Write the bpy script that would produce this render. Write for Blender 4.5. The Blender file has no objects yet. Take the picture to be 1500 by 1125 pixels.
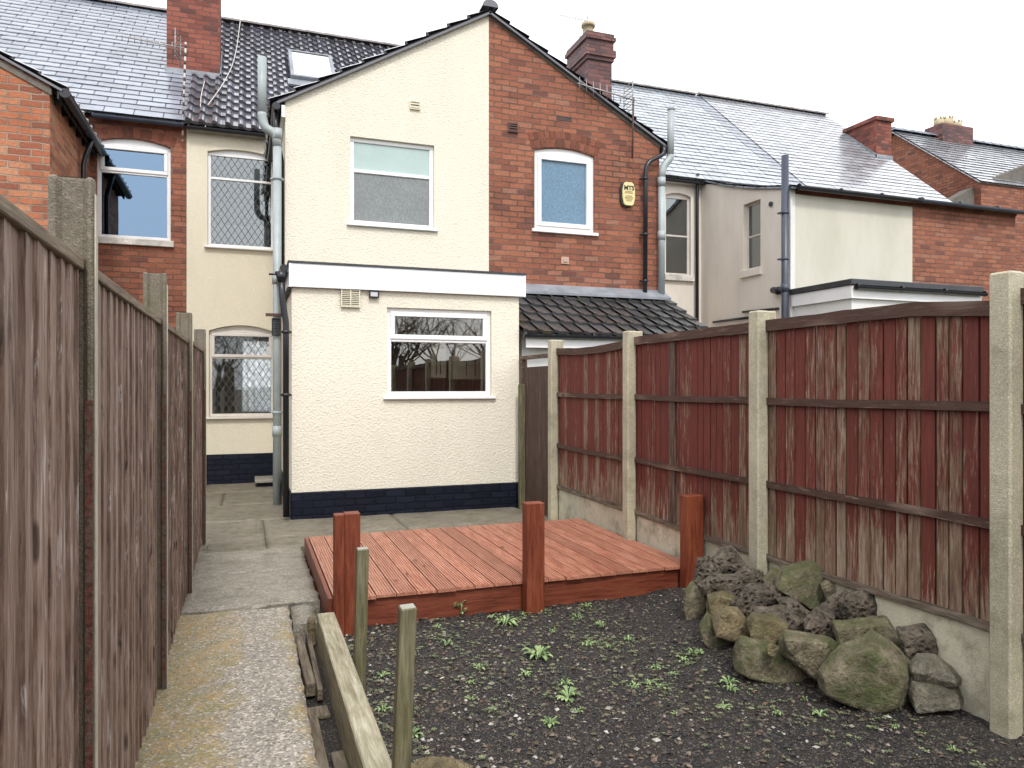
import bpy, bmesh, math, random
from mathutils import Vector, Matrix, noise
from mathutils.geometry import tessellate_polygon
C = bpy.context.scene
COL = C.collection
R = math.radians
# ---------------------------------------------------------------- camera
F = 1075.0; W0, H0 = 1500.0, 1125.0; HZ = 565.0; H = 1.56
TH = math.atan(388.0/F)
FW = Vector((math.sin(TH), math.cos(TH), 0)); RT = Vector((math.cos(TH), -math.sin(TH), 0)); UP = Vector((0, 0, 1))
cam = bpy.data.cameras.new('camera'); camo = bpy.data.objects.new('camera', cam); COL.objects.link(camo)
cam.sensor_width = 36.0; cam.lens = 36.0*F/W0; cam.clip_start = .05; cam.clip_end = 3000
cam.shift_y = (HZ-H0/2)/W0
camo.location = (0, 0, H); camo.rotation_euler = (R(90), 0, -TH)
C.camera = camo
# ---------------------------------------------------------------- world, sun, exposure
w = bpy.data.worlds.new("World"); C.world = w; w.use_nodes = True
nt = w.node_tree; bg = nt.nodes['Background']
sky = nt.nodes.new('ShaderNodeTexSky'); sky.sky_type = 'NISHITA'; sky.sun_disc = False
sky.sun_elevation = R(48); sky.sun_rotation = R(187); sky.dust_density = 4; sky.air_density = 1
hs = nt.nodes.new('ShaderNodeHueSaturation'); hs.inputs['Saturation'].default_value = .12
mx = nt.nodes.new('ShaderNodeMix'); mx.data_type = 'RGBA'; mx.inputs[0].default_value = .82
nt.links.new(sky.outputs[0], hs.inputs['Color']); nt.links.new(hs.outputs[0], mx.inputs[6])
mx.inputs[7].default_value = (10.0, 10.15, 10.5, 1)      # even cloud cover over the blue
nt.links.new(mx.outputs[2], bg.inputs['Color']); bg.inputs['Strength'].default_value = .14
sl = bpy.data.lights.new('sun', 'SUN'); sl.energy = 1.35; sl.angle = R(10); sl.color = (1, .96, .9)
so = bpy.data.objects.new('sun', sl); COL.objects.link(so)
so.rotation_euler = Vector((.10, .85, -1.0)).to_track_quat('-Z', 'Y').to_euler()
C.view_settings.view_transform = 'Standard'; C.view_settings.look = 'None'
C.view_settings.exposure = .56; C.view_settings.gamma = 1
C.render.engine = 'CYCLES'
try:
    C.cycles.max_bounces = 6; C.cycles.transparent_max_bounces = 8; C.cycles.caustics_reflective = False
except Exception: pass
rnd = random.Random(7)
# ---------------------------------------------------------------- pixel -> point helpers
def ray(px, py): return FW + RT*((px-750)/F) + UP*((HZ-py)/F)
def onY(px, py, Y): r = ray(px, py); t = Y/r.y; return Vector((r.x*t, Y, H+r.z*t))
def onX(px, py, X): r = ray(px, py); t = X/r.x; return Vector((X, r.y*t, H+r.z*t))
def onZ(px, py, Z): r = ray(px, py); t = (Z-H)/r.z; return Vector((r.x*t, r.y*t, Z))
def atD(px, py, d): r = ray(px, py); return Vector((r.x*d, r.y*d, H+r.z*d))
# ---------------------------------------------------------------- materials
class NT:
    def __init__(s, name):
        s.m = bpy.data.materials.new(name); s.m.use_nodes = True; s.t = s.m.node_tree
        s.bsdf = s.t.nodes['Principled BSDF']; s.out = s.t.nodes['Material Output']
    def n(s, typ, ins=None, **pr):
        x = s.t.nodes.new('ShaderNode'+typ)
        for k, v in pr.items(): setattr(x, k, v)
        for k, v in (ins or {}).items(): s.set(x.inputs[k], v)
        return x
    def set(s, sock, v):
        if isinstance(v, bpy.types.NodeSocket): s.t.links.new(v, sock)
        elif isinstance(v, tuple) and len(v) == 3 and sock.type == 'RGBA': sock.default_value = (*v, 1)
        else: sock.default_value = v
    def math(s, op, a, b=0.0, c=None):
        ins = {0: a, 1: b}
        if c is not None: ins[2] = c
        return s.n('Math', ins, operation=op).outputs[0]
    def mix(s, f, a, b, bt='MIX'):
        x = s.t.nodes.new('ShaderNodeMix'); x.data_type = 'RGBA'; x.blend_type = bt
        s.set(x.inputs[0], f); s.set(x.inputs[6], a); s.set(x.inputs[7], b); return x.outputs[2]
    def ramp(s, f, stops, interp='LINEAR'):
        x = s.t.nodes.new('ShaderNodeValToRGB'); x.color_ramp.interpolation = interp
        e = x.color_ramp.elements
        while len(e) < len(stops): e.new(.5)
        for k, (p, c) in enumerate(stops):
            e[k].position = p; e[k].color = (*c, 1) if isinstance(c, tuple) else (c, c, c, 1)
        s.set(x.inputs[0], f); return x.outputs[0]
    def noise(s, vec, scale, detail=3, rough=.55, dist=0.0):
        return s.n('TexNoise', {'Vector': vec, 'Scale': scale, 'Detail': detail, 'Roughness': rough, 'Distortion': dist}).outputs['Fac']
    def vor(s, vec, scale, feature='F1'):
        return s.n('TexVoronoi', {'Vector': vec, 'Scale': scale}, feature=feature)
    def obj(s): return s.n('TexCoord').outputs['Object']
    def uv(s): return s.n('TexCoord').outputs['UV']
    def mapv(s, vec, sc=(1, 1, 1), loc=(0, 0, 0)):
        return s.n('Mapping', {'Vector': vec, 'Scale': sc, 'Location': loc}).outputs[0]
    def attr(s, name='rnd'): return s.n('Attribute', attribute_name=name).outputs['Fac']
    def bump(s, h, strength=.5, dist=.01, nrm=None):
        ins = {'Height': h, 'Strength': strength, 'Distance': dist}
        if nrm is not None: ins['Normal'] = nrm
        return s.n('Bump', ins).outputs[0]
    def fin(s, col, rough=.7, nrm=None, spec=.5, **kw):
        s.set(s.bsdf.inputs['Base Color'], col); s.set(s.bsdf.inputs['Roughness'], rough)
        s.bsdf.inputs['Specular IOR Level'].default_value = spec
        if nrm is not None: s.set(s.bsdf.inputs['Normal'], nrm)
        for k, v in kw.items(): s.set(s.bsdf.inputs[k], v)
        return s.m
    def comb(s, vec, rn, k=37.0):
        sc = s.n('VectorMath', {0: (k, k*.7, k*1.3), 3: rn}, operation='SCALE').outputs[0]
        return s.n('VectorMath', {0: vec, 1: sc}, operation='ADD').outputs[0]

def plain(name, col, rough=.5, var=.12, spec=.5, bump=0.0, bscale=40, metal=0):
    t = NT(name); o = t.obj()
    f = t.noise(o, 3.0, 5, .65)
    f2 = t.noise(o, 45.0, 3, .6)
    d = tuple(c*(1-var*1.6) for c in col); l = tuple(min(1, c*(1+var)) for c in col)
    c = t.mix(t.ramp(f, [(.3, 0.0), (.7, 1.0)]), d, l)
    c = t.mix(t.math('MULTIPLY', t.ramp(f2, [(.45, 0.0), (.75, 1.0)]), var*2), c, tuple(x*.6 for x in col))
    nrm = t.bump(t.noise(o, bscale, 4), bump, .004) if bump else None
    return t.fin(c, t.math('ADD', t.math('MULTIPLY', f, .15), rough-.07), nrm, spec, Metallic=metal)

def brick_mat(name, stops, mortar=(.33, .27, .22), bw=.25, rh=.086, ms=.011, dirt=.5, rough=.8, bstr=1.0, painted=False):
    t = NT(name); uv = t.uv()
    dn = t.n('TexNoise', {'Vector': uv, 'Scale': 9.0, 'Detail': 3}).outputs['Color']
    dv = t.n('VectorMath', {0: dn, 1: (.5, .5, .5)}, operation='SUBTRACT').outputs[0]
    dv = t.n('VectorMath', {0: dv, 3: .032}, operation='SCALE').outputs[0]
    v = t.n('VectorMath', {0: uv, 1: dv}, operation='ADD').outputs[0]
    br = t.n('TexBrick', {'Vector': v, 'Color1': (0, 0, 0), 'Color2': (1, 1, 1), 'Mortar': (.5, .5, .5), 'Scale': 1.0,
             'Mortar Size': ms, 'Mortar Smooth': .35, 'Bias': 0.0, 'Brick Width': bw, 'Row Height': rh}, offset=.5)
    c = t.ramp(br.outputs['Color'], stops)
    n1 = t.noise(uv, 28.0, 5, .7); n2 = t.noise(uv, 1.3, 4, .6); n3 = t.noise(uv, 90.0, 2)
    c = t.mix(t.math('MULTIPLY', t.ramp(n1, [(.4, 0.0), (.72, 1.0)]), .5), c, tuple(x*.45 for x in stops[1][1]))
    c = t.mix(t.math('MULTIPLY', t.ramp(n3, [(.5, 0.0), (.8, 1.0)]), .35), c, tuple(min(1, x*1.7) for x in stops[-1][1]))
    mcol = t.mix(t.ramp(n2, [(.35, 0.0), (.65, 1.0)]), mortar, tuple(x*.45 for x in mortar))
    mf = t.math('MULTIPLY', br.outputs['Fac'], .92)
    c = t.mix(mf, c, mcol)
    c = t.mix(t.math('MULTIPLY', t.ramp(n2, [(.5, 0.0), (.75, 1.0)]), dirt), c, t.mix(.62, c, (.03, .025, .022)))
    hgt = t.math('ADD', t.math('MULTIPLY', t.math('SUBTRACT', 1.0, br.outputs['Fac']), 1.0), t.math('MULTIPLY', n1, .5))
    return t.fin(c, rough, t.bump(hgt, bstr, .012), .35)

BR = brick_mat('red_brick', [(0.0, (.13, .05, .04)), (.10, (.22, .075, .047)), (.45, (.29, .098, .055)), (.85, (.35, .132, .074)), (1.0, (.30, .14, .095))], mortar=(.19, .125, .092), ms=.010, dirt=.6)
BR_OR = brick_mat('orange_brick', [(0.0, (.20, .065, .04)), (.3, (.36, .11, .055)), (.7, (.45, .16, .075)), (1.0, (.48, .23, .13))], mortar=(.36, .29, .22), ms=.011)
BR_DK = brick_mat('chimney_brick', [(0.0, (.09, .035, .03)), (.4, (.23, .062, .042)), (1.0, (.31, .10, .065))], mortar=(.14, .11, .10), ms=.008)
BR_SOOT = brick_mat('sooty_brick', [(0.0, (.05, .025, .028)), (.4, (.12, .045, .042)), (1.0, (.24, .085, .07))], mortar=(.10, .09, .09), rough=.5)
PLINTH = brick_mat('black_painted_brick', [(0.0, (.006, .008, .016)), (.5, (.009, .011, .022)), (1.0, (.013, .016, .03))], mortar=(.008, .01, .02), dirt=.2, rough=.42, bstr=1.0)

PLINTH.node_tree.nodes['Principled BSDF'].inputs['Specular IOR Level'].default_value = .16
def render_mat(name, col, stain, bscale=34, bstr=.9, amt=.5):
    t = NT(name); o = t.obj()
    a = t.noise(o, bscale, 3, .5); b = t.vor(o, bscale*.75, 'SMOOTH_F1').outputs['Distance']
    c0 = t.noise(t.mapv(o, (1, 1, .35)), 1.1, 5, .65); c1 = t.noise(t.mapv(o, (3, 3, .8)), 2.3, 4, .6)
    f = t.math('MULTIPLY', t.ramp(c0, [(.48, 0.0), (.75, 1.0)]), amt)
    c = t.mix(f, col, stain)
    c = t.mix(t.math('MULTIPLY', t.ramp(c1, [(.5, 0.0), (.8, 1.0)]), amt*.5), c, stain)
    hh = t.math('ADD', a, t.math('MULTIPLY', b, .8))
    c = t.mix(t.math('MULTIPLY', t.ramp(hh, [(.55, 1.0), (.85, 0.0)]), .16), c, tuple(x*.6 for x in col))
    return t.fin(c, .85, t.bump(hh, bstr, .012), .25)
CREAM = render_mat('cream_render', (.74, .69, .575), (.58, .55, .46), bscale=58, bstr=.7, amt=.45)
CREAM_D = render_mat('cream_render_smooth', (.69, .635, .505), (.55, .51, .40), bscale=60, bstr=.35)
BEIGE = render_mat('beige_render', (.74, .69, .615), (.56, .515, .455), bscale=90, bstr=.12, amt=.6)
PAINTED = render_mat('weathered_cream_paint', (.57, .55, .475), (.46, .445, .36), bscale=90, bstr=.15, amt=.8)
DARKWALL = render_mat('sooty_stone_render', (.15, .135, .12), (.07, .066, .062), bscale=12, bstr=.7, amt=.9)
WHITE_R = render_mat('white_wall_paint', (.7, .7, .68), (.5, .5, .48), bscale=60, bstr=.2)

UPVC = plain('white_upvc', (.80, .80, .80), .3, .05)
UPVC_O = plain('aged_white_frame', (.62, .58, .53), .45, .1)
STONE_SILL = plain('painted_stone_sill', (.62, .60, .55), .7, .35, bump=.5)
FASCIA = plain('white_fascia', (.74, .77, .80), .35, .06)
BLACKP = plain('black_plastic', (.012, .013, .018), .3, .2)
NAVYP = plain('dark_blue_grey_plastic', (.045, .055, .08), .35, .2)
GREYP = plain('grey_plastic_pipe', (.33, .37, .375), .42, .12)
METAL = plain('aerial_metal', (.38, .37, .36), .45, .3, metal=.6)
RUSTM = plain('rusty_mast', (.10, .05, .04), .7, .5)
LEAD = plain('lead_flashing', (.24, .26, .29), .45, .25, bump=.4, bscale=15)
MORTARM = plain('mortar_fillet', (.30, .27, .23), .9, .3, bump=.6)
FELT = plain('roof_felt', (.04, .042, .048), .5, .3)
SOFFIT = plain('dark_timber_verge', (.012, .011, .012), .6, .3)
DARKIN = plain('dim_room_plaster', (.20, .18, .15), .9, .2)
CABI = plain('kitchen_cabinet_wood', (.25, .10, .05), .5, .2)
CABC = plain('cream_cabinet', (.85, .8, .68), .5, .1)
def curt_mat():
    t = NT('net_curtain'); t.t.nodes.remove(t.bsdf); o = t.obj()
    tr = t.n('BsdfTransparent', {'Color': (1, 1, 1)}); tl = t.n('BsdfTranslucent', {'Color': (.75, .82, .92)})
    f = t.ramp(t.noise(o, 14.0, 4, .6), [(.4, .55), (.6, .95)])
    t.t.links.new(t.n('MixShader', {0: f, 1: tr.outputs[0], 2: tl.outputs[0]}).outputs[0], t.out.inputs['Surface']); return t.m
CURT = curt_mat()
LEADC = plain('lead_came', (.07, .07, .07), .5, .2)
VENTC = plain('cream_vent_plastic', (.66, .62, .48), .5, .1)
VENTB = plain('brown_vent', (.10, .05, .04), .6, .2)
POT = plain('buff_chimney_pot', (.50, .42, .27), .8, .25, bump=.3)
RIDGE = plain('ridge_tile_clay', (.20, .18, .175), .6, .3, bump=.3)
ALARM = plain('yellowed_plastic', (.68, .60, .30), .4, .08)
INK = plain('black_ink', (.02, .02, .02), .5, .05)
GREYWALLT = plain('verge_mortar', (.17, .15, .13), .9, .3, bump=.6)

def glass(name, tint, gl, fac, rough=.01):
    t = NT(name); t.t.nodes.remove(t.bsdf)
    tr = t.n('BsdfTransparent', {'Color': tint}); g = t.n('BsdfGlossy', {'Color': gl, 'Roughness': rough})
    nn = t.bump(t.noise(t.obj(), 1.6, 1), .05, .02); t.set(g.inputs['Normal'], nn)
    fr = t.n('Fresnel', {'IOR': 1.5}).outputs[0]
    f = t.math('ADD', t.math('MULTIPLY', fr, 1.2), fac)
    mxs = t.n('MixShader', {0: f, 1: tr.outputs[0], 2: g.outputs[0]})
    t.t.links.new(mxs.outputs[0], t.out.inputs['Surface']); return t.m
GLASS = glass('window_glass', (.82, .82, .78), (.78, .76, .74), .13)
GLASS_C = glass('clear_leaded_glass', (.95, .95, .93), (.62, .66, .68), .06)
GLASS_B = glass('window_glass_sky_reflection_tint', (.35, .42, .5), (.25, .36, .50), .50)  # blue of the reflected sky put into the glass colours
GLASS_L = glass('leaded_glass', (.6, .62, .6), (.62, .66, .68), .22)
GLASS_W = glass('rooflight_glass', (.5, .5, .5), (.95, .95, .95), .75)

def obscure(name, col, sc=60.0):
    t = NT(name); o = t.obj()
    v = t.noise(t.mapv(o, (1, 1, .5)), sc, 2, .6); v2 = t.noise(o, 1.4, 2)
    c = t.mix(t.ramp(v, [(.4, 0.0), (.65, 1.0)]), tuple(x*.8 for x in col), tuple(min(1, x*1.15) for x in col))
    c = t.mix(t.ramp(v2, [(.3, 0.0), (.7, .35)]), c, tuple(x*.6 for x in col))
    return t.fin(c, .16, t.bump(v, .2, .004), .5)
OBS_B = obscure('frosted_glass_sky_tint', (.13, .235, .34)); OBS_G = obscure('frosted_grey_glass', (.215, .235, .235))  # OBS_B: bluish sky reflection put into the pane colour
BLIND = plain('pale_roller_blind_glass', (.40, .51, .49), .22, .05)

def slate_mat(name, col, L, wd, rough=.3, spec=.6, coat=.3):
    t = NT(name); uv = t.uv(); o = t.obj()
    br = t.n('TexBrick', {'Vector': uv, 'Color1': (0, 0, 0), 'Color2': (1, 1, 1), 'Mortar': (.5, .5, .5), 'Scale': 1.0,
             'Mortar Size': .009, 'Mortar Smooth': .1, 'Bias': 0.0, 'Brick Width': wd, 'Row Height': L}, offset=.5)
    a, b = tuple(x*.8 for x in col), tuple(x*1.18 for x in col)
    c = t.ramp(br.outputs['Color'], [(0.0, a), (.5, col), (1.0, b)])
    n = t.noise(o, 2.0, 5, .65); n2 = t.noise(o, 30.0, 3)
    c = t.mix(t.math('MULTIPLY', t.ramp(n, [(.5, 0.0), (.75, 1.0)]), .45), c, (.03, .03, .032))
    c = t.mix(t.math('MULTIPLY', t.ramp(n2, [(.62, 0.0), (.75, 1.0)]), .3), c, (.12, .12, .08))
    c = t.mix(br.outputs['Fac'], c, (.015, .015, .018))
    rg = t.math('ADD', t.math('MULTIPLY', br.outputs['Color'], .18), t.math('ADD', t.math('MULTIPLY', n, .2), rough-.16))
    hh = t.math('ADD', t.math('SUBTRACT', 1.0, br.outputs['Fac']), t.math('MULTIPLY', n2, .25))
    jw = t.math('MULTIPLY', t.math('SUBTRACT', 1.0, br.outputs['Fac']), t.math('ADD', coat*.6, t.math('MULTIPLY', br.outputs['Color'], coat*.4)))
    return t.fin(c, rg, t.bump(hh, .5, .006), spec, **{'Coat Weight': jw, 'Coat Roughness': .16})
SLATE = slate_mat('wet_slate_grey', (.22, .245, .30), .2, .42, .28, .5, .6)
SLATE2 = slate_mat('wet_slate_silver', (.33, .345, .375), .2, .42, .26, .6, .95)
SLATE3 = slate_mat('wet_slate_blue', (.26, .30, .345), .2, .42, .25, .6, .95)

def tile_mat(name, col, moss, coat=.9):
    t = NT(name); o = t.obj(); r = t.attr()
    n = t.noise(o, 6.0, 5, .7); n2 = t.noise(o, 70.0, 3, .6); n3 = t.noise(o, 1.2, 3)
    c = t.mix(r, tuple(x*.6 for x in col), tuple(x*1.5 for x in col))
    c = t.mix(t.math('MULTIPLY', t.ramp(n2, [(.5, 0.0), (.7, 1.0)]), .5), c, tuple(x*2.2 for x in col))
    f = t.math('MULTIPLY', t.ramp(n, [(.56, 0.0), (.66, 1.0)]), t.ramp(n3, [(.35, 0.0), (.6, moss)]))
    c = t.mix(f, c, (.10, .095, .035))
    return t.fin(c, t.math('ADD', t.math('MULTIPLY', n, .3), .16), t.bump(n2, .25, .005), .6, **{'Coat Weight': coat, 'Coat Roughness': .13})
TILE = tile_mat('wet_concrete_tile', (.085, .085, .105), .3); TILE_M = tile_mat('mossy_tile', (.055, .054, .056), .9, .35)

def wood(name, c_dark, c_mid, c_light, axis='z', rough=.75, knots=True, paint=None, peel=.5, green=0.0, zlow=None, wet=0.0, kscale=3.5, flecks=0.0):
    t = NT(name); o = t.obj(); r = t.attr()
    st = {'z': (1, 1, .07), 'y': (1, .07, 1), 'x': (.07, 1, 1)}[axis]
    oc = t.comb(o, r, 11.0)
    ws = t.n('TexNoise', {'Vector': t.mapv(oc, tuple(max(.35, x) for x in st)), 'Scale': 2.4, 'Detail': 2}).outputs['Color']
    wv = t.n('VectorMath', {0: t.n('VectorMath', {0: ws, 1: (.5, .5, .5)}, operation='SUBTRACT').outputs[0], 3: .06}, operation='SCALE').outputs[0]
    ow = t.n('VectorMath', {0: oc, 1: wv}, operation='ADD').outputs[0]
    g = t.noise(t.mapv(ow, st), 55.0, 5, .7, .3); g2 = t.noise(t.mapv(ow, st), 190.0, 3, .6)
    big = t.noise(t.mapv(oc, tuple(max(.25, x) for x in st)), 5.5, 4, .65)
    c = t.ramp(g, [(.34, c_dark), (.5, c_mid), (.66, c_light)])
    c = t.mix(t.math('MULTIPLY', t.ramp(g2, [(.5, 0.0), (.62, 1.0)]), .35), c, c_dark)
    c = t.mix(t.math('MULTIPLY', r, .55), c, tuple(x*.5 for x in c_mid))
    c = t.mix(t.math('MULTIPLY', t.ramp(big, [(.55, 0.0), (.72, 1.0)]), .4), c, c_light)
    if flecks:
        fl = t.noise(t.mapv(ow, tuple(max(.16, x) for x in st)), 30.0, 5, .7, .5)
        fb = t.noise(oc, 3.0, 3, .6)
        c = t.mix(t.math('MULTIPLY', t.ramp(t.math('ADD', t.math('MULTIPLY', fl, .8), t.math('MULTIPLY', fb, .35)), [(.66, 0.0), (.72, 1.0)]), flecks), c, (.46, .40, .37))
        c = t.mix(t.math('MULTIPLY', t.ramp(t.math('ADD', t.math('MULTIPLY', fl, .8), t.math('MULTIPLY', fb, .35)), [(.42, 1.0), (.50, 0.0)]), flecks), c, tuple(x*.6 for x in c_dark))
    if paint:
        pg = t.noise(t.mapv(ow, tuple(max(.075, x) for x in st)), 62.0, 7, .75, .6)
        pb = t.noise(t.mapv(oc, tuple(max(.3, x) for x in st)), 3.5, 3, .6)
        f = t.math('ADD', t.math('MULTIPLY', pg, .85), t.math('MULTIPLY', pb, .30))
        f = t.math('ADD', f, t.math('MULTIPLY', r, .24))
        if zlow:
            z = t.n('SeparateXYZ', {0: o}).outputs['Z']
            f = t.math('ADD', f, t.math('MULTIPLY', t.ramp(t.math('MULTIPLY', t.math('SUBTRACT', z, zlow[0]), 1/zlow[1]), [(0.0, 1.0), (1.0, 0.0)]), zlow[2]))
        pf = t.ramp(f, [(1-peel-.03, 1.0), (1-peel+.07, .12)])
        pc = t.mix(t.ramp(g, [(.3, 0.0), (.7, 1.0)]), tuple(x*.55 for x in paint), tuple(x*1.25 for x in paint))
        pc = t.mix(t.math('MULTIPLY', t.ramp(pb, [(.35, 0.0), (.7, 1.0)]), .4), pc, tuple(x*.6 for x in paint))
        c = t.mix(pf, c, pc)
    if knots:
        ks = {'z': (1, 1, .45), 'y': (1, .45, 1), 'x': (.45, 1, 1)}[axis]
        v = t.vor(t.mapv(ow, ks), kscale)
        kd = v.outputs['Distance']; sel = t.ramp(t.n('SeparateColor', {0: v.outputs['Color']}).outputs[0], [(.25, 0.0), (.27, 1.0)], 'CONSTANT')
        k = t.math('MULTIPLY', t.ramp(kd, [(.075, 1.0), (.12, 0.0)]), sel); halo = t.math('MULTIPLY', t.ramp(kd, [(.12, 1.0), (.34, 0.0)]), sel)
        c = t.mix(t.math('MULTIPLY', halo, .35), c, c_light)
        c = t.mix(t.math('MULTIPLY', k, .8), c, tuple(x*.55 for x in c_dark))
    if green:
        gn = t.noise(o, 4.0, 5, .7); z = t.n('SeparateXYZ', {0: o}).outputs['Z']
        gz = t.ramp(z, [(0.0, 1.0), (.9, .25)])
        nz_ = t.n('SeparateXYZ', {0: t.n('NewGeometry').outputs['Normal']}).outputs['Z']
        if axis == 'z': c = t.mix(t.ramp(nz_, [(.85, 0.0), (.95, .8)]), c, (.42, .42, .38))     # pale sawn end grain
        c = t.mix(t.math('MULTIPLY', t.math('MULTIPLY', t.ramp(gn, [(.35, 0.0), (.65, 1.0)]), green), gz), c, (.07, .085, .018))
    hh = t.math('ADD', g, t.math('MULTIPLY', g2, .4))
    return t.fin(c, t.math('ADD', t.math('MULTIPLY', g, .2), rough-.1), t.bump(hh, .45, .006), .35, **{'Coat Weight': wet, 'Coat Roughness': .25})
W_LEFT = wood('weathered_brown_board', (.085, .052, .038), (.27, .178, .135), (.48, .37, .315), rough=.58, kscale=5.0, flecks=.95)
W_CAP = wood('weathered_cap_strip', (.11, .08, .055), (.22, .17, .12), (.34, .28, .20), axis='y', knots=False)
W_RED = wood('peeling_red_board', (.10, .062, .04), (.26, .175, .115), (.50, .41, .31), paint=(.145, .033, .024), peel=.27, zlow=(.35, .6, .22), knots=False, flecks=.3)
W_RAIL = wood('dark_brown_rail', (.03, .018, .013), (.145, .10, .072), (.36, .28, .21), axis='y', paint=(.075, .038, .028), peel=.36)
W_BATT = wood('dark_brown_batten', (.03, .018, .013), (.095, .06, .045), (.24, .18, .135), axis='z', paint=(.07, .03, .022), peel=.42, knots=False)
W_BASE = wood('grey_brown_base_rail', (.05, .04, .03), (.13, .10, .075), (.28, .23, .17), axis='y')
W_GATE = wood('dark_brown_gate_board', (.04, .024, .018), (.085, .05, .038), (.15, .10, .08), knots=False)
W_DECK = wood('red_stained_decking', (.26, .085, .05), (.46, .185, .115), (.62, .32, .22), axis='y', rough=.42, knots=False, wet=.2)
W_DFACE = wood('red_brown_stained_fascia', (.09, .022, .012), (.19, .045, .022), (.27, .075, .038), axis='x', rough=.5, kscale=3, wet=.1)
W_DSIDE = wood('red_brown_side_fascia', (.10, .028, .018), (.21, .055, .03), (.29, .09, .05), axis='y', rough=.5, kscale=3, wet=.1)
W_DPOST = wood('rust_red_post', (.10, .021, .010), (.205, .046, .020), (.29, .085, .04), axis='z', rough=.5, kscale=5)
W_STAKE = wood('mossy_stake_wood', (.06, .05, .028), (.14, .12, .07), (.27, .24, .16), green=.8, kscale=5)
W_BEAM = wood('green_tinged_sleeper', (.22, .19, .12), (.42, .38, .27), (.64, .60, .47), axis='y', green=.2, knots=False)
W_BEAMS = W_BEAM
W_LOOSE = wood('damp_grey_timber', (.05, .04, .03), (.15, .12, .085), (.26, .22, .16), axis='y', knots=False)

def conc(name, col, lichen=None, moss=0.0, agg=150.0, aggs=.5, stain=.5):
    t = NT(name); o = t.obj()
    n = t.noise(o, 1.7, 6, .7); n2 = t.noise(o, 8.0, 5, .7)
    v = t.vor(o, agg); vd = v.outputs['Distance']; vc = t.n('SeparateColor', {0: v.outputs['Color']}).outputs[0]
    c = t.mix(t.ramp(n, [(.3, 0.0), (.7, 1.0)]), tuple(x*.75 for x in col), tuple(x*1.15 for x in col))
    c = t.mix(t.math('MULTIPLY', t.ramp(vc, [(0.0, 1.0), (.35, 0.0)]), aggs), c, tuple(x*.35 for x in col))
    c = t.mix(t.math('MULTIPLY', t.ramp(vc, [(.72, 0.0), (1.0, 1.0)]), aggs), c, tuple(min(.8, x*2.1) for x in col))
    c = t.mix(t.math('MULTIPLY', t.ramp(n2, [(.5, 0.0), (.7, 1.0)]), stain*.5), c, tuple(x*.4 for x in col))
    if lichen:
        s = t.n('SeparateXYZ', {0: o})
        ex = t.ramp(s.outputs['X'], [(0.0, 1.0), (.34, .85), (.52, .3), (.6, .2), (.74, .7)])   # colonises both edges of the path
        f = t.math('ADD', t.math('MULTIPLY', n2, .65), t.math('MULTIPLY', t.noise(t.mapv(o, (1, .7, 1)), 2.6, 3), .6))
        f = t.math('MULTIPLY', t.ramp(t.math('ADD', f, t.math('MULTIPLY', ex, .34)), [(.77, 0.0), (.93, 1.0)]), .85)
        f = t.math('MULTIPLY', f, t.ramp(t.noise(o, 45.0, 4, .7), [(.42, .05), (.56, 1.0)]))
        lc = t.mix(t.ramp(t.noise(o, 7.0, 3), [(.4, 0.0), (.6, 1.0)]), lichen, (.22, .20, .06))
        c = t.mix(f, c, lc)
    if moss:
        f = t.math('MULTIPLY', t.ramp(t.noise(o, 4.5, 6, .7), [(.5, 0.0), (.68, 1.0)]), moss)
        c = t.mix(f, c, (.085, .085, .035))
    hh = t.math('ADD', t.math('MULTIPLY', vd, .6), t.noise(o, 60.0, 4))
    return t.fin(c, t.math('ADD', t.math('MULTIPLY', n2, .35), .45), t.bump(hh, .5, .006), .4)
PATHM = conc('lichened_aggregate_concrete', (.30, .27, .23), lichen=(.36, .235, .06), aggs=.9, agg=95)
SLAB = conc('worn_paving_concrete', (.27, .245, .205), moss=.5, aggs=.5, agg=90, stain=.9)
PAVE = conc('damp_dark_paving', (.19, .168, .13), moss=.5, aggs=.4, agg=110, stain=1.3)
POSTC = conc('pale_concrete_post', (.43, .39, .285), moss=.35, aggs=.35, agg=220)
POSTD = conc('mossy_dark_concrete_post', (.165, .138, .105), moss=.55, aggs=.35, agg=200, stain=.9)
GRAVC = conc('concrete_gravel_board', (.58, .54, .41), moss=.55, aggs=.2, agg=250)
EDGEC = plain('lit_edge_concrete', (.45, .42, .33), .85, .2, bump=.4)  # paler tone paints the light caught on the post's side face
def redstain():
    t = NT('mottled_red_stained_concrete'); o = t.obj(); n = t.noise(o, 9.0, 6, .75); n2 = t.noise(o, 60.0, 4, .7)
    c = t.mix(t.ramp(n, [(.42, 0.0), (.6, 1.0)]), (.15, .052, .038), (.13, .105, .08))
    c = t.mix(t.ramp(n2, [(.48, 0.0), (.62, .75)]), c, (.035, .022, .018))
    return t.fin(c, .75, t.bump(n2, .9, .008), .3)
REDSTAIN = redstain()

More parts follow.
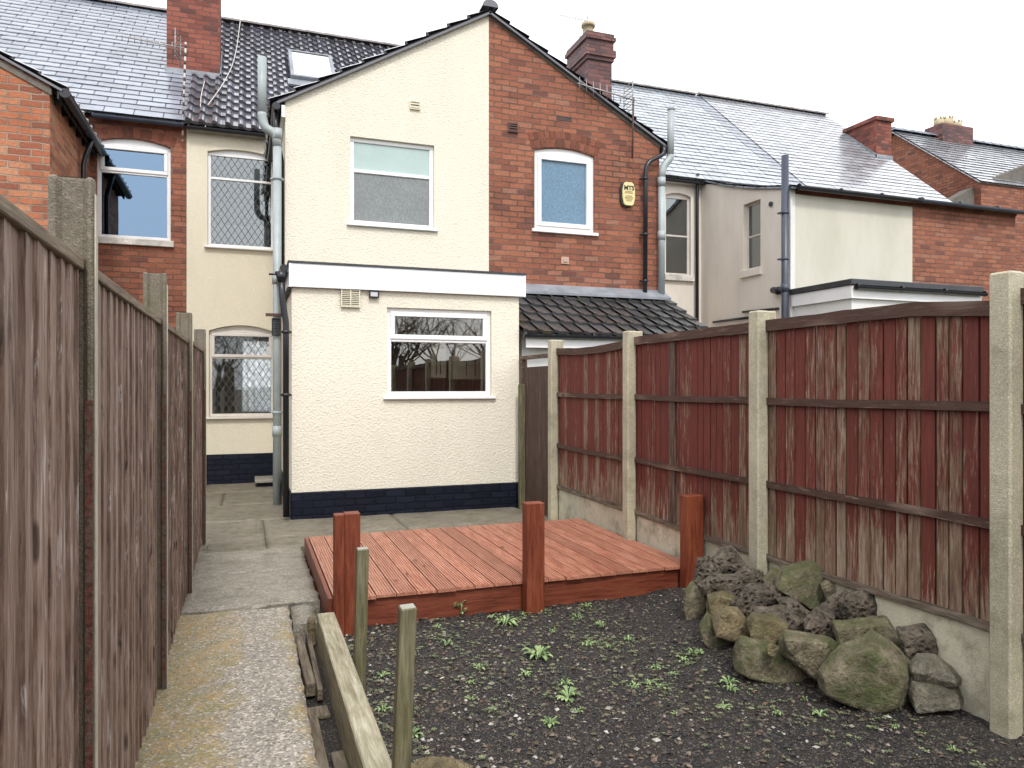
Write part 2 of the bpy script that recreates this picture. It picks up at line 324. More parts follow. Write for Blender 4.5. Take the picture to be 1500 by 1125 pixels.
def soil_mat():
    t = NT('dark_soil'); o = t.obj()
    n = t.noise(o, 60.0, 5, .7); n2 = t.noise(o, 3.0, 4, .6); v = t.vor(o, 160.0); vc = t.n('SeparateColor', {0: v.outputs['Color']}).outputs[0]
    c = t.mix(t.ramp(n, [(.35, 0.0), (.7, 1.0)]), (.009, .008, .009), (.04, .036, .035))
    c = t.mix(t.math('MULTIPLY', t.ramp(n2, [(.4, 0.0), (.7, 1.0)]), .5), c, (.045, .036, .028))
    c = t.mix(t.math('MULTIPLY', t.ramp(vc, [(.84, 0.0), (.95, 1.0)]), .7), c, (.20, .17, .14))
    return t.fin(c, .62, t.bump(t.math('ADD', n, v.outputs['Distance']), .8, .01), .35)
SOIL = soil_mat()
def chip_mat():
    t = NT('stone_and_bark_chips'); r = t.attr()
    c = t.ramp(r, [(0.0, (.018, .017, .018)), (.5, (.045, .04, .038)), (.68, (.10, .075, .05)), (.82, (.17, .14, .11)), (.9, (.13, .075, .05)), (.95, (.27, .24, .20)), (1.0, (.48, .46, .42))])
    return t.fin(c, .55, None, .4)
CHIP = chip_mat()
def leaf_mat(name, a, b):
    t = NT(name); r = t.attr(); c = t.mix(r, a, b)
    return t.fin(c, .45, None, .4, **{'Subsurface Weight': 0.0})
LEAF = leaf_mat('fresh_weed_leaf', (.10, .17, .055), (.31, .42, .18)); SEED = leaf_mat('seedling_leaf', (.08, .105, .045), (.25, .29, .14))
def rock_mat(name, a, b, mossc, moss, pit=0.0):
    t = NT(name); o = t.obj(); g = t.n('NewGeometry')
    oi = t.n('ObjectInfo').outputs['Random']
    oc = t.comb(o, oi, 5.0)
    n = t.noise(oc, 9.0, 6, .7, .4); n2 = t.noise(oc, 55.0, 5, .7); n3 = t.noise(oc, 5.0, 4, .6)
    c = t.mix(t.ramp(n, [(.35, 0.0), (.65, 1.0)]), a, b)
    c = t.mix(t.math('MULTIPLY', t.ramp(n2, [(.5, 0.0), (.68, 1.0)]), .6), c, tuple(x*.35 for x in a))
    c = t.mix(t.math('MULTIPLY', t.ramp(n2, [(.28, 1.0), (.4, 0.0)]), .4), c, tuple(min(.7, x*1.9) for x in b))
    nz = t.n('SeparateXYZ', {0: g.outputs['Normal']}).outputs['Z']
    f = t.math('ADD', n3, t.math('MULTIPLY', nz, .06))
    c = t.mix(t.math('MULTIPLY', t.ramp(f, [(.45, 0.0), (.62, 1.0)]), moss), c, t.mix(n2, tuple(x*.5 for x in mossc), tuple(x*1.5 for x in mossc)))
    hh = t.math('ADD', n2, n)
    if pit:
        v = t.vor(oc, 26.0).outputs['Distance']; hh = t.math('ADD', hh, t.math('MULTIPLY', t.ramp(v, [(.1, 0.0), (.45, 1.0)]), pit))
        c = t.mix(t.math('MULTIPLY', t.ramp(v, [(.08, 1.0), (.3, 0.0)]), .7), c, tuple(x*.25 for x in a))
    return t.fin(c, .5, t.bump(hh, 1.0, .03), .45)
ROCK_S = rock_mat('mossy_sandstone', (.10, .082, .05), (.36, .31, .21), (.07, .09, .022), .8)
ROCK_Y = rock_mat('tan_sandstone', (.13, .10, .055), (.40, .315, .18), (.08, .085, .03), .5)
ROCK_G = rock_mat('grey_stone', (.10, .092, .072), (.33, .30, .235), (.08, .085, .04), .5)
ROCK_L = rock_mat('pitted_slag_rock', (.06, .048, .036), (.26, .21, .165), (.07, .07, .04), .35, pit=1.2)
BARK = plain('bare_branch_bark', (.12, .09, .065), .9, .3)
GROUND = plain('rough_garden_ground', (.10, .095, .06), .95, .4, bump=.8, bscale=8)

# ---------------------------------------------------------------- mesh helpers
OFF = {}
class Bm:
    def __init__(s):
        s.bm = bmesh.new(); s.r = s.bm.faces.layers.float.new('rnd'); s.uvl = s.bm.loops.layers.uv.new('UVMap'); s.tg = s.bm.faces.layers.int.new('own_uv'); s.keep = set(); s.sm = False
    def face(s, pts, r=.5, uv=None):
        vs = [s.bm.verts.new(p) for p in pts]; f = s.bm.faces.new(vs); f[s.r] = r
        if uv:
            for l, q in zip(f.loops, uv): l[s.uvl].uv = q
            f[s.tg] = 1
        return f
    def hexa(s, p, r=.5):            # p: 8 points, bottom ring then top ring
        vs = [s.bm.verts.new(q) for q in p]
        for idx in ((3, 2, 1, 0), (4, 5, 6, 7), (0, 1, 5, 4), (1, 2, 6, 5), (2, 3, 7, 6), (3, 0, 4, 7)):
            f = s.bm.faces.new([vs[i] for i in idx]); f[s.r] = r
    def box(s, x0, x1, y0, y1, z0, z1, r=.5, P=None):
        p = [(x0, y0, z0), (x1, y0, z0), (x1, y1, z0), (x0, y1, z0), (x0, y0, z1), (x1, y0, z1), (x1, y1, z1), (x0, y1, z1)]
        if P: p = [P(*q) for q in p]
        s.hexa(p, r)
    def prism(s, poly, v, r=.5):     # poly: list of Vectors (planar), extruded by v
        v = Vector(v); a = [s.bm.verts.new(Vector(p)) for p in poly]; b = [s.bm.verts.new(Vector(p)+v) for p in poly]
        n = len(poly)
        fs = [s.bm.faces.new(a[::-1]), s.bm.faces.new(b)]
        for i in range(n): fs.append(s.bm.faces.new((a[i], a[(i+1) % n], b[(i+1) % n], b[i])))
        for f in fs: f[s.r] = r
    def tube(s, pts, rad, n=10, r=.5, caps=True, smooth=True):
        pts = [Vector(p) for p in pts]; rings = []
        rads = rad if isinstance(rad, (list, tuple)) else [rad]*len(pts)
        ref = None
        for i, p in enumerate(pts):
            if i == 0: d = pts[1]-p
            elif i == len(pts)-1: d = p-pts[i-1]
            else: d = (pts[i+1]-p).normalized()+(p-pts[i-1]).normalized()
            d.normalize()
            if ref is None: ref = Vector((0, 0, 1)) if abs(d.z) < .9 else Vector((1, 0, 0))
            u = d.cross(ref).normalized(); v = d.cross(u).normalized(); ref = u.cross(d)*1.0
            rings.append([s.bm.verts.new(p+(u*math.cos(2*math.pi*k/n)+v*math.sin(2*math.pi*k/n))*rads[i]) for k in range(n)])
        for a, b in zip(rings, rings[1:]):
            for k in range(n):
                f = s.bm.faces.new((a[k], a[(k+1) % n], b[(k+1) % n], b[k])); f[s.r] = r; f.smooth = smooth
        if caps:
            for q in (rings[0][::-1], rings[-1]):
                f = s.bm.faces.new(q); f[s.r] = r
def smoothpath(pts, it=2):
    pts = [Vector(p) for p in pts]
    for _ in range(it):
        q = [pts[0]]
        for a, b in zip(pts, pts[1:]): q += [a*.75+b*.25, a*.25+b*.75]
        q.append(pts[-1]); pts = q
    return pts
def obj(name, B, mat, parent=None, bevel=0.0, segs=1, loc=None):
    bm = B.bm
    bmesh.ops.recalc_face_normals(bm, faces=[f for f in bm.faces if not f[B.tg]])
    if bevel: bmesh.ops.bevel(bm, geom=[e for e in bm.edges if len(e.link_faces) == 2 and e.calc_face_angle(0) > .5], offset=bevel, segments=segs, affect='EDGES', clamp_overlap=True)
    bm.normal_update()
    for f in bm.faces:
        if f[B.tg]: continue
        n = f.normal; a = max(range(3), key=lambda i: abs(n[i]))
        for l in f.loops:
            p = l.vert.co; l[B.uvl].uv = (p.y, p.z) if a == 0 else ((p.x, p.z) if a == 1 else (p.x, p.y))
    if parent: off = OFF[parent.name]
    elif loc: off = Vector(loc)
    else:
        xs = [v.co for v in bm.verts]
        off = Vector(((min(v.x for v in xs)+max(v.x for v in xs))/2, (min(v.y for v in xs)+max(v.y for v in xs))/2, min(v.z for v in xs)))
    bmesh.ops.translate(bm, verts=bm.verts, vec=-off)
    me = bpy.data.meshes.new(name); bm.to_mesh(me); bm.free(); me.materials.append(mat)
    o = bpy.data.objects.new(name, me); COL.objects.link(o)
    if parent: o.parent = parent
    else: o.location = off
    OFF[o.name] = off; return o
def thing(name, label, cat, loc=(0, 0, 0), group=None):
    o = bpy.data.objects.new(name, None); COL.objects.link(o); o.location = loc; o.empty_display_size = .2
    o['label'] = label; o['category'] = cat
    if group: o['group'] = group
    OFF[o.name] = Vector(loc); return o
def tag(o, label, cat, group=None):
    o['label'] = label; o['category'] = cat
    if group: o['group'] = group
    return o
def struct(o): o['kind'] = 'structure'; return o
def PY(Y): return lambda u, w, v: Vector((u, Y+w, v))           # plane facing the camera side (-Y)
def PX(X): return lambda u, w, v: Vector((X+w, u, v))           # plane facing -X
def arch(u0, u1, v0, v1, rise, n=8):
    if not rise: return [(u0, v0), (u1, v0), (u1, v1), (u0, v1)]
    pts = [(u0, v0), (u1, v0)]
    for k in range(n+1):
        t = k/n; pts.append((u1+(u0-u1)*t, v1+rise*(1-(2*t-1)**2)))
    return pts
def wallpoly(B, P, outer, holes, thick, reveal=.1, back=True):
    loops = [[Vector((u, v, 0)) for u, v in outer]]+[[Vector((u, v, 0)) for u, v in h] for h in holes]
    flat = [p for l in loops for p in l]
    for tri in tessellate_polygon(loops):
        B.face([P(flat[i].x, 0, flat[i].y) for i in tri])
        if back: B.face([P(flat[i].x, thick, flat[i].y) for i in tri])
    for k, l in enumerate(loops):
        n = len(l)
        for i in range(n):
            a, b = l[i], l[(i+1) % n]
            B.face([P(a.x, 0, a.y), P(b.x, 0, b.y), P(b.x, thick, b.y), P(a.x, thick, a.y)])
def window(parent, P, u0, u1, v0, v1, layout='top', rise=0.0, inset=.06, fr=.05, panes=(None, None), frame=None, split=.28,
           sill=True, sillm=None, lattice=False, opentop=True, label=None, sill_out=.07, sill_h=.035, headroom=0.0):
    """frame mesh = the part; panes, sill, lattice are its sub-parts. headroom: solid white head panel under an arch"""
    frame = frame or UPVC; B = Bm(); w0, w1 = inset, inset+.06
    vt = v1
    if rise:
        pts = arch(u0, u1, v1-.001, v1, rise)[1:]
        B.prism([P(u, w0+.004, v) for u, v in ([(u0, v1-.03), (u1, v1-.03)]+pts[1:])], P(0, .05, 0)-P(0, 0, 0))
    def bar(a, b, c, d, e0=0, e1=0): B.box(a, b, w0+e0, w1+e1, c, d, P=P)
    bar(u0, u1, v0, v0+fr); bar(u0, u1, vt-fr, vt); bar(u0, u0+fr, v0+fr, vt-fr); bar(u1-fr, u1, v0+fr, vt-fr)
    rects = []
    if layout == 'top':
        vm = vt-(vt-v0)*split; bar(u0+fr, u1-fr, vm-fr*.4, vm+fr*.4)
        rects = [(u0+fr, u1-fr, vm+fr*.4, vt-fr, 0), (u0+fr, u1-fr, v0+fr, vm-fr*.4, 1)]
    else: rects = [(u0+fr, u1-fr, v0+fr, vt-fr, 1)]
    pr = []
    for (a, b, c, d, k) in rects:
        if (k == 0 and opentop) or layout == 'one':
            s = fr*.7
            for q in ((a-.015, b+.015, c-.015, c+s), (a-.015, b+.015, d-s, d+.015), (a-.015, a+s, c+s, d-s), (b-s, b+.015, c+s, d-s)):
                B.box(q[0], q[1], w0-.018, w0+.03, q[2], q[3], P=P)
            a, b, c, d = a+s, b-s, c+s, d-s
        pr.append((a, b, c, d, k))
    fo = obj('window', B, frame, parent, bevel=.006)
    if label: fo['label'] = label
    for (a, b, c, d, k) in pr:
        G = Bm(); G.box(a, b, w0+.022, w0+.028, c, d, P=P); obj('pane', G, panes[k] or GLASS, fo)
        if lattice:
            L = Bm(); sp, sh = .105, .165
            m0 = int((d-c)/sh)+int((b-a)/sp)+3
            for sgn in (1, -1):
                for i in range(-m0, m0+1):
                    # line: (u-a)/sp - sgn*(v-c)/sh = i
                    q = []
                    for (uu, vv) in ((a, None), (b, None), (None, c), (None, d)):
                        if uu is not None:
                            vv = c+sgn*sh*((uu-a)/sp-i)
                            if c-1e-6 <= vv <= d+1e-6: q.append((uu, vv))
                        else:
                            uu = a+sp*(i+sgn*(vv-c)/sh)
                            if a+1e-6 < uu < b-1e-6: q.append((uu, vv))
                    if len(q) >= 2:
                        q.sort(); p0, p1 = Vector((*q[0], 0)), Vector((*q[-1], 0))
                        if (p1-p0).length > .02:
                            dd = (p1-p0).normalized(); nn = Vector((-dd.y, dd.x, 0))*.0042
                            cs = [p0-nn, p1-nn, p1+nn, p0+nn]
                            L.prism([P(x.x, w0+.0175+.0012*sgn, x.y) for x in cs], P(0, .002, 0)-P(0, 0, 0))
            obj('lead_lattice', L, LEADC, fo)
    if sill:
        S = Bm(); S.box(u0-.05, u1+.05, -sill_out, w0+.03, v0-sill_h, v0-.001, P=P); obj('sill', S, sillm or frame, fo, bevel=.006)
    return fo

def tiles(name, O, a, alen, b, L, mat, parent, tw=.3, prof=None, ns=6, lift=.03, gap=0.0, seed=1, thick=.03, wob=.004):
    """lapped courses: O eave corner, a unit vector along the eave, b full vector up the slope"""
    rr = random.Random(seed); B = Bm(); O = Vector(O); a = Vector(a).normalized(); b = Vector(b); bl = b.length; bd = b.normalized()
    nrm = a.cross(bd); nrm = nrm if nrm.z > 0 else -nrm; nrm.normalize()
    nc = max(1, round(bl/L)); L = bl/nc; nt_ = max(1, round(alen/tw)); tw = alen/nt_
    prof = prof or (lambda t: 0.0)
    for i in range(nc):
        s0, s1 = i*L-(.03 if i == 0 else 0), (i+1)*L+(.02 if i < nc-1 else 0)
        off = (tw*.5 if (i % 2 and gap < 0) else 0)
        for j in range(nt_):
            r = rr.random(); dz = rr.uniform(-wob, wob); ds = rr.uniform(-wob, wob)*1.5
            t0 = j*tw+gap_(gap); prev = None
            for k in range(ns+1):
                t = k/ns; x = j*tw+t*tw-(abs(gap)*t if gap else 0)+off
                if x > alen: x = alen
                h = prof(t)
                lo = O+a*x+bd*(s0+ds)+nrm*(lift+h+dz); hi = O+a*x+bd*s1+nrm*(h+dz*.5); dn = lo-nrm*thick
                if prev:
                    u0, u1 = j*tw+(k-1)/ns*tw, x
                    f = B.face([prev[0], lo, hi, prev[1]], r, [(u0, i*L), (u1, i*L), (u1, (i+1)*L-.002), (u0, (i+1)*L-.002)]); f.smooth = False
                    B.face([prev[2], dn, lo, prev[0]], r, [(0, 0)]*4)
                prev = (lo, hi, dn)
    # underlay board
    U = O-nrm*.02
    B.prism([U, U+a*alen, U+a*alen+b, U+b], -nrm*.03, .2)
    return obj(name, B, mat, parent)
def gap_(g): return 0.0
pan = lambda t: .028*math.cos(2*math.pi*(t-.18)) if t < .68 else .028*math.cos(2*math.pi*.5)
roman = lambda t: .032*math.exp(-((t-.2)/.13)**2)
inter = lambda t: .022 if (t < .2) else (-.004 if t > .9 else 0.0)
def ridge(name, p0, p1, parent, mat, rad=.11, seg=.4):
    B = Bm(); p0, p1 = Vector(p0), Vector(p1); n = max(1, int((p1-p0).length/seg)); d = (p1-p0)/n
    side = d.normalized().cross(UP).normalized()
    for i in range(n):
        for q in range(2):
            pass
        ra, rb = rad*1.06, rad*.96; a0, a1 = p0+d*i, p0+d*(i+1.04)
        ring = [[], []]
        for m, (c_, r_) in enumerate(((a0, ra), (a1, rb))):
            for k in range(9):
                an = math.pi*k/8; ring[m].append(c_+side*math.cos(an)*r_+UP*(math.sin(an)*r_*.85))
        for k in range(8): f = B.face([ring[0][k], ring[0][k+1], ring[1][k+1], ring[1][k]], (i*37 % 10)/10)
        B.face(ring[0][::-1], .2)
    return obj(name, B, mat, parent)
def gutter(parent, p0, p1, mat=BLACKP, rad=.055, name='gutter'):
    B = Bm(); p0, p1 = Vector(p0), Vector(p1); d = (p1-p0).normalized(); side = d.cross(UP).normalized()
    for ra, flip in ((rad, 0), (rad-.006, 1)):
        ra_ = [p0+side*math.cos(math.pi*k/8)*ra-UP*math.sin(math.pi*k/8)*ra for k in range(9)]
        rb_ = [q+(p1-p0) for q in ra_]
        for k in range(8): B.face([ra_[k], ra_[k+1], rb_[k+1], rb_[k]])
    for e in (p0, p1):
        B.face([e+side*math.cos(math.pi*k/8)*rad-UP*math.sin(math.pi*k/8)*rad for k in range(9)])
    n = max(1, int((p1-p0).length/.9))
    for i in range(n+1):
        c_ = p0+(p1-p0)*(i/n if n else 0); c_ = c_ + d*(.02 if i == 0 else (-.02 if i == n else 0))
        B.tube([c_-d*.012-UP*.006, c_+d*.012-UP*.006], rad*.97, 10)
    return obj(name, B, mat, parent)
def corners(pts, rr_):
    pts = [Vector(p) for p in pts]; out = [pts[0]]
    for a, p, b in zip(pts, pts[1:], pts[2:]):
        d1, d2 = (p-a), (b-p); k1, k2 = min(rr_, d1.length*.4), min(rr_, d2.length*.4)
        q0, q1 = p-d1.normalized()*k1, p+d2.normalized()*k2; out += [q0, (q0+q1)/2*.5+p*.5, q1]
    return out+[pts[-1]]
def pipe(parent, pts, rad, mat, name='downpipe', clips=(), socket=()):
    B = Bm(); B.tube(corners(pts, rad*1.3), rad, 14)
    for c in clips:
        c = Vector(c); B.tube([c-UP*.02, c+UP*.02], rad+.008, 14); B.box(c.x-rad-.03, c.x+rad+.03, c.y, c.y+rad+.03, c.z-.012, c.z+.012)
    for c in socket:
        c = Vector(c); B.tube([c-UP*.07, c+UP*.07], rad+.01, 14)
    return obj(name, B, mat, parent)
def voussoirs(parent, P, u0, u1, v1, rise, rows=1, mat=None, hgt=.2, proud=-.006):
    B = Bm(); rr = random.Random(3); n = int((u1-u0+.1)/.08)
    for rw in range(rows):
        for k in range(n):
            t0, t1 = k/n+.006, (k+1)/n-.006
            def pt(t, e):
                u = u0-.05+(u1-u0+.1)*t; v = v1+rise*(1-(2*t-1)**2); sl_ = -rise*4*(2*t-1)/(u1-u0)
                nn = Vector((-sl_, 1)).normalized(); return (u+nn.x*e, v+nn.y*e)
            h0 = .005+rw*(hgt/rows); h1 = (rw+1)*hgt/rows-.008
            q = [pt(t0, h0), pt(t1, h0), pt(t1, h1), pt(t0, h1)]
            B.prism([P(a, proud, b) for a, b in q], P(0, .04, 0)-P(0, 0, 0), rr.random())
    return obj('brick_arch', B, mat, parent)
def vous_mat():
    t = NT('arch_brick'); r = t.attr(); n = t.noise(t.obj(), 30.0, 4)
    c = t.ramp(r, [(0.0, (.12, .05, .035)), (.5, (.20, .07, .042)), (1.0, (.27, .10, .06))])
    return t.fin(t.mix(t.math('MULTIPLY', n, .5), c, (.09, .03, .02)), .8, t.bump(n, .4, .005), .3)
VOUS = vous_mat()

# ================================================================ SETTING
B = Bm(); B.box(-400, 400, -400, 900, -.9, -.32); struct(obj('ground', B, GROUND))
YW, YM, YR = 10.5, 13.0, 17.0           # wing fronts, main rear walls, ridge
ZE, ZR = 5.85, 9.42                     # main eaves and ridge
GZ = -.06                               # paving level at the house
XL, XP, XR = .49, 3.42, 6.36            # wing left edge, party line, wing right edge

# neighbouring garden ground strips
B = Bm(); B.box(3.5, 40, -20, 13, -.3, -.14); struct(obj('ground', B, GROUND))
B = Bm(); B.box(-30, -.52, -20, 13, -.3, -.10); struct(obj('ground', B, GROUND))

# path: concrete strip then older slabs towards the house
def slabobj(name, quads, mat, seed=1, z1=-.3, loc=None, amp=.006, edge=.012, jag=.015):
    rr = random.Random(seed); B = Bm()
    for (x0, y0, x1, y1, za, zb) in quads:      # za at y0, zb at y1
        nx, ny = max(2, int((x1-x0)/.05)), max(2, int((y1-y0)/.05)); g = []
        for j in range(ny+1):
            row = []
            for i in range(nx+1):
                x = x0+(x1-x0)*i/nx; y = y0+(y1-y0)*j/ny
                e = min(i, nx-i, j, ny-j)
                z = za+(zb-za)*j/ny+amp*noise.noise(Vector((x*3, y*3, seed)))-(edge if e == 0 else 0)
                jx = edge*1.2*noise.noise(Vector((y*14, x, seed))) if i in (0, nx) else 0
                jy = jag*(noise.noise(Vector((x*7, y, seed+3)))+.5*noise.noise(Vector((x*25, y, seed+3)))) if j in (0, ny) else 0
                row.append(B.bm.verts.new((x+jx, y+jy, z)))
            g.append(row)
        for j in range(ny):
            for i in range(nx):
                f = B.bm.faces.new((g[j][i], g[j][i+1], g[j+1][i+1], g[j+1][i])); f.smooth = True
        rim = g[0]+[g[j][nx] for j in range(1, ny+1)]+[g[ny][i] for i in range(nx-1, -1, -1)]+[g[j][0] for j in range(ny-1, 0, -1)]
        low = [B.bm.verts.new((v.co.x, v.co.y, z1)) for v in rim]
        for k in range(len(rim)):
            k2 = (k+1) % len(rim); B.bm.faces.new((rim[k], low[k], low[k2], rim[k2]))
    return obj(name, B, mat, loc=loc)
struct(slabobj('path', [(-.49, -3, .275, 5.47, .0, .0)], PATHM, 2, loc=(-.49, 0, 0), jag=.06))
q = [(-.46, 5.54, .50, 6.55, -.005, .0), (.29, 5.05, .45, 5.49, -.01, -.01), (-.46, 6.565, .50, 7.6, -.012, -.03)]
struct(slabobj('path', q, SLAB, 5, loc=(0, 0, 0), jag=.05))
q = []
ys = [7.62, 8.15, 9.3, 10.6, 11.9, 12.99]
for j in range(len(ys)-1):
    xs = [-1.6, -.62+.3*(j % 2), .52] if j >= 2 else [-1.6, .18, 1.7, 3.36]
    for a, b in zip(xs, xs[1:]):
        if j >= 2 and a > .5: continue
        q.append((a+.002, ys[j]+.002, b-.002, ys[j+1]-.002, -.035-.003*j+rnd.uniform(-.004, .004), -.04-.003*j))
q.append((3.37, 7.62, 3.46, 9.1, -.05, -.05)); q.append((.55, 7.22, 3.36, 7.6, -.05, -.05))
struct(slabobj('paving', q, PAVE, 9, loc=(0, 0, 0)))

# soil bed
def mound(x, y):
    m = 0
    for (cx, cy, sx, sy, h) in ((3.25, 4.25, .36, .55, .27), (3.3, 3.6, .3, .45, .14), (2.95, 3.9, .35, .45, .07)):
        m += h*math.exp(-((x-cx)/sx)**2-((y-cy)/sy)**2)
    return m
def soilz(x, y):
    z = -.085+.018*noise.noise(Vector((x*2, y*2, 1)))+.012*noise.noise(Vector((x*9, y*9, 4)))+.011*noise.noise(Vector((x*27, y*27, 7)))
    return z+mound(x, y)
B = Bm(); x0, x1, y0, y1 = .5, 3.45, 0.0, 5.25; nx, ny = 125, 220; g = []
for j in range(ny+1):
    g.append([B.bm.verts.new((x0+(x1-x0)*i/nx, y0+(y1-y0)*j/ny, soilz(x0+(x1-x0)*i/nx, y0+(y1-y0)*j/ny))) for i in range(nx+1)])
for j in range(ny):
    for i in range(nx): f = B.bm.faces.new((g[j][i], g[j][i+1], g[j+1][i+1], g[j+1][i])); f.smooth = True
struct(obj('soil_bed', B, SOIL, loc=(0, 0, 0)))
B = Bm(); B.box(.2, .56, -2, 5.2, -.3, -.15); struct(obj('trench_soil', B, SOIL))
B = Bm(); B.box(.5, 3.42, 5.2, 7.25, -.3, -.09); B.box(.5, 3.45, -6, .0, -.3, -.09); struct(obj('soil_bed', B, SOIL))

# ================================================================ HOUSES
def shell(parent, mat, x0, x1, yf, yb, z0, zt, name='wall', front=None, holes=(), backhole=None):
    """main body: front wall with holes plus sides and rear"""
    B = Bm(); P = PY(yf)
    wallpoly(B, P, front or [(x0, z0), (x1, z0), (x1, zt), (x0, zt)], holes, .24)
    B.box(x0, x0+.15, yf+.245, yb, z0, zt); B.box(x1-.15, x1, yf+.245, yb, z0, zt); (wallpoly(B, PY(yb-.15), [(x0+.152, z0), (x1-.152, z0), (x1-.152, zt), (x0+.152, zt)], [backhole], .15) if backhole else B.box(x0+.152, x1-.152, yb-.15, yb, z0, zt))
    return obj(name, B, mat, parent)
def rect(px0, pyt, pyb, px1, Y):
    a = onY(px0, pyt, Y); b = onY(px0, pyb, Y); c = onY(px1, pyt, Y); return a.x, c.x, b.z, a.z

# ---- house A: red brick, slate roof, left
A = thing('terraced_house', 'red brick terraced house with grey slate roof at the far left', 'house', (-3, 12, -.1))
wx0, wx1, wz0, wz1 = rect(141, 205, 347, 250, YM)
P = PY(YM)
shell(A, BR, -8.5, -.93, YM, 20.9, -.3, ZE-.06, holes=[arch(wx0, wx1, wz0, wz1, .09)])
window(A, P, wx0, wx1, wz0, wz1, 'top', rise=.09, panes=(GLASS_B, GLASS_B), split=.30, sill=True, sillm=STONE_SILL, sill_out=.06, sill_h=.10, fr=.06)
voussoirs(A, P, wx0, wx1, wz1+.0, .09, 1, VOUS, .17)
tiles('roof', (-8.6, YM-.2, ZE-.05), (1, 0, 0), 7.67, (0, YR-YM+.2, ZR-ZE+.05), .2, SLATE, A, tw=.42, ns=1, lift=.009, thick=.010, wob=.002)
B = Bm(); B.prism([(-8.6, YR, ZR-.02), (-8.6, 21.2, ZE), (-8.6, 21.2, ZE-.05), (-8.6, YR, ZR-.12)], (7.66, 0, 0)); obj('rear_roof', B, FELT, A)
ridge('ridge_tiles', (-8.6, YR, ZR), (-.95, YR, ZR), A, RIDGE, .085)
gutter(A, (-2.25, YM-.16, ZE-.10), (-.95, YM-.16, ZE-.10), NAVYP)
# wing of A
wa = -2.3; ya0 = YW; ez = 5.28
gx = wa-2.9; sl_ = .50
B = Bm(); Pw = PY(ya0)
wallpoly(B, Pw, [(gx-2.9, -.3), (wa, -.3), (wa, ez), (gx, ez+2.9*sl_), (gx-2.9, ez)], [], .22)
B.box(wa-.22, wa, ya0+.222, YM-.002, -.3, ez-.01)
obj('wing_wall', B, BR_OR, A)
tiles('wing_roof', (wa+.16, ya0-.06, ez-.03), (0, 1, 0), YM-ya0+2.2, (-3.06, 0, 3.06*sl_), .3, TILE, A, tw=.3, prof=roman, ns=5)
B = Bm()
B.prism([(wa+.02, ya0-.02, ez-.04), (gx, ya0-.02, ez+2.92*sl_-.04), (gx, ya0-.02, ez+2.92*sl_-.10), (wa+.02, ya0-.02, ez-.12)], (0, .06, 0)); obj('verge', B, GREYWALLT, A)
gutter(A, (wa+.17, ya0-.05, ez-.08), (wa+.17, YM-.05, ez-.08), BLACKP, .065)
B = Bm()
for k in range(6): B.box(wa-.02, wa+.12, ya0+.2+k*.42, ya0+.26+k*.42, ez-.16, ez-.05)
B.box(wa+.085, wa+.105, ya0-.03, YM-.05, ez-.16, ez-.02)
obj('eaves_board', B, SOFFIT, A)
pipe(A, [(wa+.17, YM-.85, ez-.12), (wa+.10, YM-.85, ez-.35), (wa+.06, YM-.85, ez-.5), (wa+.06, YM-.85, -.05)], .035, BLACKP)

# ---- house B: cream rendered (the subject)
Hb = thing('terraced_house', 'cream rendered terraced house with flat-roofed rear extension and black painted plinth', 'house', (1.9, 11, GZ))
P = PY(YM)
ux0, ux1, uz0, uz1 = rect(304, 221, 360, 412, YM); ux1 = .43
lx0, lx1, lz0, lz1 = rect(306, 484, 611, 412, YM); lx1 = .43
shell(Hb, CREAM_D, -.925, 3.41, YM, 20.9, .43, ZE-.06, backhole=[(-.10, .92), (.95, .92), (.95, 2.75), (-.10, 2.75)], holes=[arch(ux0, ux1, uz0, uz1, .07), arch(lx0, lx1, lz0, lz1, .10)])
window(Hb, P, ux0, ux1, uz0, uz1, 'top', rise=.07, panes=(GLASS_L, GLASS_L), split=.27, lattice=True, opentop=False, frame=UPVC)
window(Hb, P, lx0, lx1, lz0, lz1, 'top', rise=.10, panes=(GLASS_C, GLASS_C), split=.31, lattice=True, opentop=True, frame=UPVC_O)
B = Bm(); B.box(-.925, .49, YM-.012, YM+.2, -.3, .428); obj('plinth', B, PLINTH, Hb)
# the room runs through to a curtained window on the far side
yb2 = 20.70; rx0, rx1, rz0, rz1 = -.10, .95, .92, 2.75
B = Bm(); n = 40
for k in range(n):
    a, b = rx0-.05+(rx1-rx0+.1)*k/n, rx0-.05+(rx1-rx0+.1)*(k+1)/n
    B.face([(a, yb2-.1+.03*math.sin(k*1.1), rz0-.05), (b, yb2-.1+.03*math.sin(k*1.1+1.1), rz0-.05), (b, yb2-.1+.03*math.sin(k*1.1+1.1), rz1+.05), (a, yb2-.1+.03*math.sin(k*1.1), rz1+.05)])
obj('curtain', B, CURT, Hb)
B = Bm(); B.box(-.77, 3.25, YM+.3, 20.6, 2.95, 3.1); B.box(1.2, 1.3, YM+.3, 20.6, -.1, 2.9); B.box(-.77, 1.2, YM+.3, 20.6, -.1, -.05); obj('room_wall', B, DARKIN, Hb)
tiles('roof', (-.93, YM-.2, ZE-.05), (1, 0, 0), 4.36, (0, YR-YM+.2, ZR-ZE+.05), .335, TILE, Hb, tw=.2, prof=pan, ns=8, lift=.04, thick=.05)
B = Bm(); B.prism([(-.93, YR, ZR-.02), (-.93, 21.2, ZE), (-.93, 21.2, ZE-.05), (-.93, YR, ZR-.12)], (4.35, 0, 0)); obj('rear_roof', B, FELT, Hb)
ridge('ridge_tiles', (-.93, YR, ZR+.02), (3.4, YR, ZR+.02), Hb, RIDGE, .085)
gutter(Hb, (-.90, YM-.15, ZE-.12), (.30, YM-.15, ZE-.12), BLACKP, .05)
